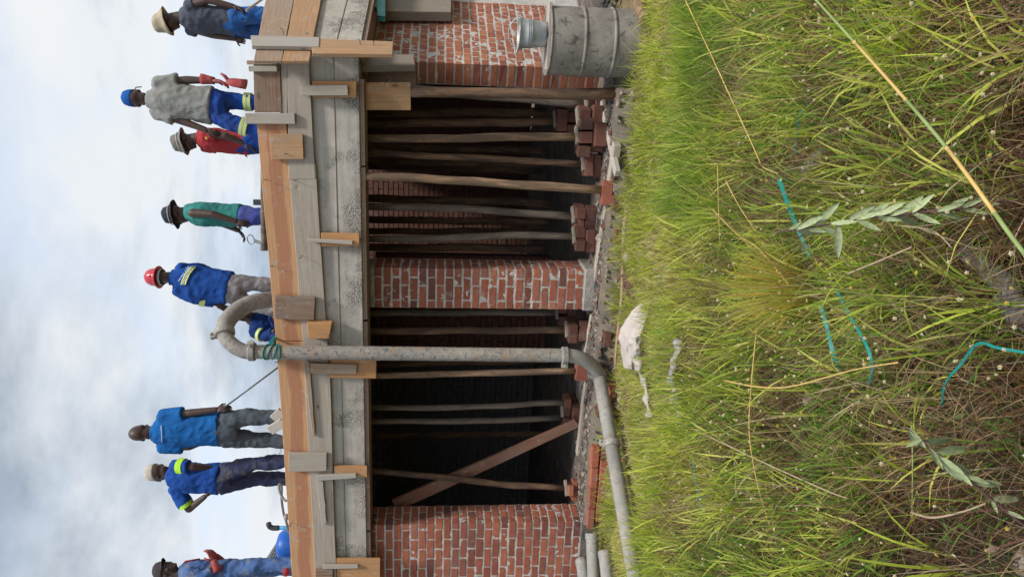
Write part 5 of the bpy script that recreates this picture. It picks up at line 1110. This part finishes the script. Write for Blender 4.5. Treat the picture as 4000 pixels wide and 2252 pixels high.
clumps('lawn_grass', 'bright yellow-green short grass between the building and the weeds', 'grass', (-4.2, 3.6, -2.7, -.02), 6200, (9, 17), .035, (.04, .115), (.005, .009), (.6, .34), LIME, dens=lawn_d, patch=fld(1.3, 3.1, .08))
clumps('lawn_tussocks', 'taller bright tussocks across the lawn', 'grass', (-3.6, 3.4, -2.7, -.5), 900, (14, 26), .04, (.10, .22), (.005, .009), (.55, .3), LIME[1:4], patch=fld(1.7, 33.0), dens=lambda x, y: .15 + 1.8 * mnoise.noise(Vector((x * 2.2 + 3, y * 2.2, 18))) + (.25 if x > .3 else 0) - (.6 if y > -1.3 and x < .2 else 0))
clumps('lawn_thatch', 'pale dry blades lying through the short grass', 'dry grass', (-4.2, 3.6, -2.8, .0), 4600, (6, 11), .05, (.06, .16), (.004, .008), (1.0, .3), [(0.40, 0.30, 0.15), (0.52, 0.42, 0.22), (0.60, 0.53, 0.33), (0.50, 0.47, 0.20)], dens=lambda x, y: .9)
clumps('edge_grass', 'straggling grass growing over the foot of the plinth and drum', 'grass', (-3.4, 2.9, -.75, -.03), 620, (10, 20), .04, (.10, .26), (.004, .008), (.6, .3), LIME[:4] + [(0.40, 0.36, 0.18)], dens=lambda x, y: .4 + 1.5 * mnoise.noise(Vector((x * 2.6, y * 2.6, 8))) + (.25 if x > .2 else -.35))
clumps('dark_grass', 'dark green fine grass in front of the drum', 'grass', (1.0, 3.2, -2.35, -1.45), 640, (24, 38), .06, (.16, .30), (.004, .007), (.5, .25), [(0.12, 0.22, 0.03), (0.18, 0.30, 0.04), (0.27, 0.40, 0.06), (0.38, 0.44, 0.08)], dens=lambda x, y: (.45 if x > 1.3 else .12) + 1.3 * mnoise.noise(Vector((x * 2.3 + 7, y * 2.3, 40))), comb=2.2)
clumps('fine_grass', 'soft green grass in the middle ground', 'grass', (-3.2, 3.2, -4.2, -1.6), 3600, (12, 22), .045, (.14, .34), (.006, .0115), (.60, .36), LIME[1:4] + GREEN[2:5], patch=fld(.9, 8.2, .05), dens=lambda x, y: .16 + 1.9 * mnoise.noise(Vector((x * 3.1, y * 2.4, 5))) + .5 * mnoise.noise(Vector((x * 1.0, y * 1.0, 5))))
clumps('tan_grass', 'pale tan matted grass beyond the cane', 'dry grass', (-1.8, 3.2, -3.8, -2.1), 1000, (12, 22), .06, (.10, .24), (.003, .006), (.95, .3), [(0.38, 0.30, 0.17), (0.46, 0.40, 0.22), (0.35, 0.36, 0.15)], dens=lambda x, y: .55 + .8 * mnoise.noise(Vector((x * 1.3 + 4, y * 1.3, 3))) + (.2 if x > 1.3 else -.25))
clumps('weed_grass', 'mixed green weeds and grass near the camera', 'weeds', (-2.2, 3.2, -5.6, -2.6), 2500, (10, 18), .045, (.12, .32), (.005, .0095), (.72, .40), GREEN, patch=fld(1.4, 12.5, .0), dens=lambda x, y: .30 + 1.8 * mnoise.noise(Vector((x * 4.1 + 9, y * 3.3, 2))) + .6 * mnoise.noise(Vector((x * 1.3 + 9, y * 1.3, 2))) - max(0, -y - 3.8) * .16)
clumps('broad_blades', 'scattered wide lime-green grass blades', 'grass', (-2.4, 3.2, -4.7, -2.0), 420, (4, 8), .03, (.16, .38), (.008, .014), (.7, .3), LIME[2:4], segs=4)
clumps('dry_stems', 'tangle of dry brown stems under the weeds', 'dry stems', (-2.6, 3.2, -5.7, -2.0), 3600, (8, 14), .10, (.14, .40), (.0025, .0058), (1.15, .36), STRAW, curve=.6, patch=fld(1.1, 21.3), dens=lambda x, y: min(1, .40 + (-y - 2.0) * .22))
clumps('dry_stalks', 'upright thin dry stalks among the weeds', 'dry stems', (-2.6, 3.2, -5.4, -1.7), 800, (3, 7), .06, (.22, .46), (.002, .004), (.55, .3), STRAW[4:7] + [(0.24, 0.09, 0.08)], curve=.8)
clumps('russet_grass', 'patches of russet fine grass near the camera', 'grass', (-1.8, 2.6, -5.5, -3.2), 800, (18, 30), .045, (.10, .22), (.0025, .005), (.8, .3), [(0.24, 0.11, 0.045), (0.34, 0.17, 0.06), (0.30, 0.23, 0.07), (0.16, 0.07, 0.045)], dens=lambda x, y: .4 + 1.7 * mnoise.noise(Vector((x * 3.6 + 31, y * 3.0, 2))))
# broad little leaves and daisies: too many and too small to count
def leaves(name, label, cat, n, region, zr, size, pal, dens=None, asp=.45):
    x0, x1, y0, y1 = region; P = np.stack([rng.uniform(x0, x1, n), rng.uniform(y0, y1, n), np.zeros(n)], 1); P = P[inview(P, 150)]
    if dens: P = P[rng.uniform(0, 1, len(P)) < np.array([dens(x, y) for x, y in P[:, :2]])]
    n = len(P); P[:, 2] = zed(P) + rng.uniform(zr[0], zr[1], n); az = rng.uniform(0, 6.283, n); ln = rng.uniform(.5, 1.5, n); sz = rng.uniform(size[0], size[1], n)
    pal = np.array(pal); col = pal[rng.integers(0, len(pal), n)] * rng.uniform(.75, 1.25, (n, 1))
    d = np.stack([np.cos(az) * np.sin(ln), np.sin(az) * np.sin(ln), np.cos(ln)], 1); w_ = np.stack([-np.sin(az), np.cos(az), np.zeros(n)], 1)
    fold = np.cross(d, w_) * (sz * .06)[:, None]
    V = np.stack([P, P + d * (sz * .45)[:, None] + w_ * (sz * asp / 2)[:, None] + fold, P + d * sz[:, None], P + d * (sz * .45)[:, None] - w_ * (sz * asp / 2)[:, None] + fold, P + d * (sz * .5)[:, None]], 1).reshape(-1, 3)
    b_ = np.arange(n) * 5; F_ = np.concatenate([np.stack([b_, b_ + 1, b_ + 2, b_ + 4], 1), np.stack([b_, b_ + 4, b_ + 2, b_ + 3], 1)])
    me = bpy.data.meshes.new(name); me.from_pydata(V.tolist(), [], F_.tolist()); ca = me.color_attributes.new('col', 'FLOAT_COLOR', 'POINT'); ca.data.foreach_set('color', np.repeat(np.concatenate([np.clip(col, 0, 1), np.ones((n, 1))], 1), 5, axis=0).ravel())
    o = bpy.data.objects.new(name, me); COL.objects.link(o); me.materials.append(M['blade']); tag(o, label, cat, kind='stuff')
leaves('leafy_weeds', 'low broad-leaved weeds under the grass', 'weeds', 15000, (-2.6, 3.2, -5.7, -2.5), (.01, .15), (.02, .055), [(0.035, 0.085, 0.018), (0.06, 0.125, 0.025), (0.10, 0.17, 0.035), (0.14, 0.17, 0.06)], asp=.32, dens=lambda x, y: .5 + .9 * mnoise.noise(Vector((x * 1.6 + 3, y * 1.6, 7))))
leaves('leaf_litter', 'brown dead leaves and bits among the stems', 'litter', 4200, (-2.6, 3.2, -5.7, -1.8), (.0, .08), (.015, .05), [(0.12, 0.07, 0.045), (0.20, 0.13, 0.09), (0.30, 0.24, 0.18), (0.09, 0.05, 0.04)])
nf = 2600; P = np.stack([rng.uniform(-2.4, 3.0, nf), rng.uniform(-5.4, -2.4, nf), np.zeros(nf)], 1); P = P[inview(P, 60)]; P = P[rng.uniform(0, 1, len(P)) < np.array([max(0, .62 + 1.0 * mnoise.noise(Vector((x * .9 + 2, y * .9, 14)))) * min(1, (-y - 2.2) * .7) for x, y in P[:, :2]])]
fm = MB(); fc = []
for p in P:
    p[2] = gz(*p[:2]) + random.uniform(.17, .30); r = random.uniform(.0055, .0085); ax = unit([random.uniform(-.6, .6), random.uniform(-1, .2), random.uniform(.3, 1)]); a = unit(np.cross(ax, [1, 0, .3])); b = np.cross(ax, a); c = (.78, .74, .62) if random.random() < .75 else (.60, .47, .10)
    k = len(fm.v); vs = [p + ax * .004]
    for j in range(10):
        t = j * math.pi / 5; q = r * (1.0 if j % 2 == 0 else .62); vs.append(p + (a * math.cos(t) + b * math.sin(t)) * q)
    fm.add(vs, [(0, 1 + j, 1 + (j + 1) % 10) for j in range(10)]); fc += [(.62, .45, .06)] + [c] * 10
o = fm.build('daisies', 'blade'); ca = o.data.color_attributes.new('col', 'FLOAT_COLOR', 'POINT'); ca.data.foreach_set('color', np.array([(*c, 1) for c in fc]).ravel()); tag(o, 'tiny white and yellow daisies scattered over the weeds', 'flowers', kind='stuff')

# single plants that stand out
c = PZ(3205, 1130, GZ); n = 430; az = rng.uniform(0, 6.283, n); r = np.abs(rng.normal(0, .05, n)); Pp = np.stack([c[0] + np.cos(az) * r, c[1] + np.sin(az) * r, np.full(n, c[2])], 1)
pal = np.array([(0.60, 0.40, 0.07), (0.52, 0.46, 0.08), (0.36, 0.42, 0.06), (0.62, 0.52, 0.16)])
me = blade_mesh('grass_tuft', Pp - c, az, np.clip(rng.normal(.55, .33, n), .03, 1.3), rng.uniform(.16, .54, n), rng.uniform(.003, .0055, n), pal[rng.integers(0, 4, n)] * rng.uniform(.8, 1.2, (n, 1)), .8, segs=4)
o = bpy.data.objects.new('grass_tuft', me); COL.objects.link(o); me.materials.append(M['blade']); o.location = tuple(c); tag(o, 'golden yellow grass tuft fanning out in the middle of the weeds', 'grass tuft')
for i, (px, py, nn, hh, pl_, lab) in enumerate([(2700, 1215, 300, .26, LIME[2:4], 'lush lime-green tuft just beyond the white sack'), (2860, 1480, 260, .22, GREEN[2:5], 'green tuft beyond the grey rag'), (2690, 700, 240, .20, LIME[1:4], 'bright green tuft in the lawn below the widest brick pile'), (3320, 720, 200, .26, [(0.33, 0.30, 0.06), (0.24, 0.27, 0.05)], 'yellowish tuft above the tall leafy weed'), (2740, 1900, 260, .18, LIME[1:4], 'bright green tuft before the loose pipes')]):
    c = PZ(px, py, GZ); az = rng.uniform(0, 6.283, nn); r = np.abs(rng.normal(0, .07, nn)); Pp = np.stack([np.cos(az) * r, np.sin(az) * r, np.zeros(nn)], 1); pal = np.array(pl_)
    me = blade_mesh('grass_tuft', Pp, az, np.clip(rng.normal(.5, .25, nn), .03, 1.2), rng.uniform(.5, 1.0, nn) * hh, rng.uniform(.003, .006, nn), pal[rng.integers(0, len(pal), nn)] * rng.uniform(.8, 1.2, (nn, 1)), 1.0, segs=4)
    o = bpy.data.objects.new('grass_tuft', me); COL.objects.link(o); me.materials.append(M['blade']); o.location = tuple(c); tag(o, lab, 'grass tuft')
LEAF = {}
def leaf_mesh(k):
    if k in LEAF: return LEAF[k]
    m_ = MB(); rows = 7; r_ = random.Random(k)
    for j in range(rows):
        t = j / (rows - 1); w_ = .102 * math.sin(math.pi * min(1, t * .93 + .05)) ** .75; z = -.10 * t * t * r_.uniform(.5, 1.5)
        m_.v += [(t, -w_, z + .035), (t, 0, z), (t, w_, z + .035)]
    m_.f = [(3 * j + i, 3 * j + i + 1, 3 * j + i + 4, 3 * j + i + 3) for j in range(rows - 1) for i in range(2)]
    me = m_.mesh('leaf', smooth=True); me.materials.append(M['weed_leaf']); LEAF[k] = me; return me
def weed(label, stem_px, Y, specs, r0=.006):
    st = [PY(x, y, Y + dy) for x, y, dy in stem_px]; base = st[0].copy(); t_ = thing('leafy_weed', label, 'weed', base)
    sp2 = smooth_path(st, 5); MB().tube(sp2, [r0 * (1 - .65 * i / len(sp2)) for i in range(len(sp2))], 8).build('stem', 'weed_stem', t_, smooth=True)
    for (px, py, tx, ty, dy) in specs:
        A = PY(px, py, Y); i = int(np.argmin([np.linalg.norm(A - s_) for s_ in sp2])); A = sp2[i]; B = PY(tx, ty, A[1] + dy); d = B - A; Ln = np.linalg.norm(d); d = d / Ln
        v = unit(CAM - A); w_ = unit(np.cross(v + np.array([random.uniform(-.5, .5), 0, random.uniform(-.4, .4)]), d)); n_ = np.cross(d, w_)
        o = bpy.data.objects.new('leaf', leaf_mesh(random.randrange(4))); COL.objects.link(o); o.parent = t_; mm = Matrix.Identity(4)
        for q in range(3): mm[q][0], mm[q][1], mm[q][2], mm[q][3] = d[q] * Ln, w_[q] * Ln, n_[q] * Ln, A[q] - base[q]
        o.matrix_basis = mm
Z1 = lambda x, y: (2950 + x / 2.417, 600 + y / 2.417)
def spec(Zf, lst): return [(*Zf(a, b), *Zf(c, d), e) for a, b, c, d, e in lst]
weed('tall leafy weed with drooping pale green leaves, in front of the golden tuft', [(4120, 740, 0), (4000, 761, 0), (3790, 808, .02), (3560, 833, .03), (3340, 856, .04), (3180, 886, .05), (3026, 908, .06)], -4.62,
     spec(Z1, [(890, 600, 1140, 488, -.01), (985, 610, 1205, 548, -.03), (1100, 560, 1275, 452, .02), (1205, 575, 1420, 452, -.02), (1340, 570, 1480, 515, -.04), (1440, 535, 1590, 395, .02), (1560, 525, 1690, 372, -.01), (760, 660, 960, 635, -.04), (640, 650, 800, 455, .01), (430, 700, 650, 580, -.02), (340, 705, 440, 640, .01), (985, 645, 1190, 725, -.02), (1160, 595, 1390, 635, -.03), (1330, 580, 1580, 660, .02), (1520, 550, 1750, 660, -.03), (1750, 530, 1970, 612, .0), (1980, 480, 2200, 555, -.02), (1755, 520, 1980, 470, -.03), (1830, 490, 2030, 395, .02), (1990, 470, 2200, 400, -.02), (2240, 420, 2380, 385, .01), (2150, 450, 2330, 470, -.02), (2370, 410, 2500, 440, -.02), (550, 690, 680, 740, -.01), (470, 720, 640, 765, .02), (680, 735, 830, 810, .0), (830, 800, 790, 1000, .01), (2400, 400, 2490, 290, .02)]))
Z2 = lambda x, y: (3300 + x / 2.224, 1600 + y / 2.224)
weed('dark-stemmed weed with narrow pale leaves at the lower left of the near weeds', [(4080, 2120, 0), (4000, 2050, 0), (3870, 1945, .01), (3700, 1800, .02), (3600, 1715, .03), (3540, 1665, .04)], -4.98,
     spec(Z2, [(600, 225, 705, 330, -.02), (575, 235, 630, 320, .01), (690, 350, 535, 315, -.02), (720, 380, 860, 520, -.02), (835, 440, 1040, 570, -.03), (850, 500, 1020, 640, .0), (940, 540, 1110, 660, -.02), (960, 500, 1110, 550, .02), (1060, 580, 1270, 640, -.02), (820, 400, 1090, 340, .02), (730, 310, 970, 285, .03), (1130, 680, 1390, 640, .01), (1280, 800, 1330, 900, -.01), (1300, 800, 1550, 780, .01), (1420, 910, 1570, 950, -.02)]), r0=.005)
def stalk(label, pts, r, mat, name='dry_stalk', nodes=()):
    r = r * .78; P = [PZ(x, y, GZ + z) for x, y, z in pts]; q = smooth_path(P, 6); t_ = thing(name, label, 'stalk', P[0]); k = len(q)
    if mat == 'cane':
        step = max(3, k // 6)
        for j, i in enumerate(range(0, k - 1, step)):
            seg = q[i:min(i + step + 1, k)]
            if len(seg) > 1: MB().tube(seg, [r * (1 - .3 * (i + s_) / k) for s_ in range(len(seg))], 10).build('internode', 'straw_stalk' if j % 2 == 0 else 'green_stalk', t_, smooth=True); MB().ell(seg[0], np.eye(3), (r * 1.15,) * 3, 8, 6).build('node', 'straw_stalk', t_, smooth=True)
    else: MB().tube(q, [r * (1 - .5 * i / k) for i in range(k)], 8).build('culm', mat, t_, smooth=True)
stalk('long golden and green cane slanting across the near weeds', [(4060, 1060, .34), (3960, 935, .36), (3700, 580, .38), (3450, 290, .40), (3160, -30, .42)], .0075, 'cane', 'grass_cane')
stalk('thin straw stalk slanting down from the right edge to the teal strap', [(2672, -10, .20), (2780, 220, .22), (2948, 586, .24), (2976, 648, .22), (3040, 678, .2)], .0045, 'straw_stalk')
stalk('pale broken straw curving over the weeds with a pointed end', [(2828, 1485, .22), (2960, 1510, .24), (3092, 1508, .25), (3330, 1445, .27), (3508, 1415, .28)], .0055, 'straw_stalk')
stalk('long pale straw slanting below the grey rag', [(2643, 1643, .12), (2947, 1788, .2), (3211, 1907, .22), (3310, 1945, .22)], .005, 'dry_twig')
stalk('long orange-brown straw running upright past the golden tuft', [(2955, 1290, .2), (2935, 1500, .22), (2927, 1696, .22), (2960, 1894, .2), (3013, 2072, .16)], .0042, 'straw_stalk')
stalk('straw bending right of the golden tuft', [(2776, 810, .18), (2880, 915, .2), (2962, 970, .22), (3080, 1110, .2)], .004, 'straw_stalk')
stalk('short straight straw beside the teal strap', [(2835, 705, .18), (2890, 810, .2), (2955, 905, .18)], .004, 'straw_stalk')
stalk('thin straight straw in the middle of the lawn', [(2803, 640, .2), (2806, 780, .2), (2812, 960, .18)], .0035, 'straw_stalk')
stalk('greenish straw leaning in the lawn below the bright leaning pole', [(2690, 740, .14), (2672, 800, .16), (2664, 890, .14)], .0035, 'straw_stalk')
stalk('brown forked twig in the lower left of the near weeds', [(3560, 2000, .18), (3640, 2020, .2), (3750, 2000, .22), (3850, 1965, .2)], .0055, 'dry_twig')
stalk('pale cut twig in front of the golden tuft', [(3310, 1070, .2), (3420, 1025, .22), (3560, 965, .22)], .006, 'dry_twig')
stalk('thin dark twig before the short leafy stem', [(3500, 880, .2), (3640, 900, .22), (3720, 970, .2)], .0035, 'dry_twig')
stalk('green thin stem in the lower left weeds', [(3560, 1640, .1), (3565, 1800, .14), (3562, 2040, .1)], .004, 'green_stalk')
def ribbon(label, pts, w_):
    P = smooth_path([PZ(x, y, GZ + z - .05) for x, y, z in pts], 6); m_ = MB(); k = len(P); vs = []
    for i in range(k):
        t = unit(P[min(i + 1, k - 1)] - P[max(i - 1, 0)]); v = unit(CAM - P[i]); s_ = unit(np.cross(t, v + np.array([.0, .3 * math.sin(i * .35), .3]))); vs += [P[i] - s_ * w_ * .38, P[i] + s_ * w_ * .38]
    m_.add(vs, [(2 * i, 2 * i + 1, 2 * i + 3, 2 * i + 2) for i in range(k - 1)]); o = m_.build('plastic_strap', 'teal_strap', at=P[0]); q = o.modifiers.new('t', 'SOLIDIFY'); q.thickness = .0015
    tag(o, label, 'strap', 'teal straps in the weeds')
ribbon('flat teal strap standing up right of the tall leafy weed tip', [(3042, 700, .28), (3075, 790, .24), (3110, 880, .2), (3145, 960, .18), (3165, 1010, .16)], .022)
ribbon('teal strap running from the golden tuft towards the pale straw', [(3205, 1185, .22), (3230, 1280, .22), (3255, 1380, .22), (3285, 1450, .18)], .020)
ribbon('curved teal strap in front of the golden tuft', [(3265, 1130, .22), (3330, 1250, .23), (3385, 1350, .24), (3405, 1430, .23), (3390, 1510, .16)], .014)
ribbon('thin doubled teal strap at the bottom of the near weeds', [(4060, 1385, .24), (3900, 1358, .26), (3820, 1342, .26), (3750, 1425, .24), (3690, 1500, .2), (3680, 1590, .1)], .010)
ribbon('teal strap snaking through the lawn below the loose pipes', [(2705, 1760, .10), (2712, 1850, .13), (2735, 1960, .14), (2765, 2040, .13), (2790, 2130, .12), (2826, 2260, .1)], .013)
ribbon('faint teal strap behind the right-hand weeds', [(3160, 380, .14), (3130, 440, .16), (3115, 500, .17), (3105, 600, .14)], .012)
A, B = PZ(3765, 945, GZ + .06), PZ(4040, 1270, GZ + .07); m_ = MB().tube([lerp(A, B, t) + (0, 0, .01 * math.sin(9 * t)) for t in np.linspace(0, 1, 30)], [.018 + .018 * min(1, 3 * t) + .006 * math.sin(11 * t) for t in np.linspace(0, 1, 30)], 16, flat=.75)
m_.v = [tuple(np.array(p) + .016 * np.array(mnoise.noise_vector(Vector((p[0] * 17, p[1] * 17, p[2] * 30)))) + .010 * np.array(mnoise.noise_vector(Vector((p[0] * 50, p[1] * 50, p[2] * 50))))) for p in m_.v]
tag(m_.build('weathered_log', 'weathered_log', at=A, smooth=True), 'weathered grey log lying in the near weeds at the bottom edge', 'log')
A, B = PZ(3135, 690, GZ + .08), PZ(3215, 585, GZ + .10); m_ = MB().tube([lerp(A, B, t) for t in np.linspace(0, 1, 8)], [.03, .045, .04, .042, .035, .03, .02, .01], 12, flat=.5)
m_.v = [tuple(np.array(p) + .012 * np.array(mnoise.noise_vector(Vector((p[0] * 25, p[1] * 25, p[2] * 25))))) for p in m_.v]
tag(m_.build('driftwood', 'weathered_log', at=A, smooth=True), 'splintered grey piece of wood above the tall leafy weed tip', 'wood')
for i, (px, py, r, z, lab) in enumerate([(3135, 815, .03, .08, 'pale stone behind the tip of the tall leafy weed'), (3155, 960, .035, .08, 'pale stone between the teal strap and golden tuft'), (3385, 1260, .03, .06, 'pinkish stone beside the curved teal strap'), (3160, 1560, .04, .05, 'brown-streaked stone left of the pale broken straw'), (3310, 2010, .035, .01, 'flat grey stone in the lower left weeds'), (4010, 2190, .05, .0, 'large pale stone at the bottom left corner')]):
    rock('stone', lab, PZ(px, py, GZ + z), r, 'stone', 'stone', 60 + i)
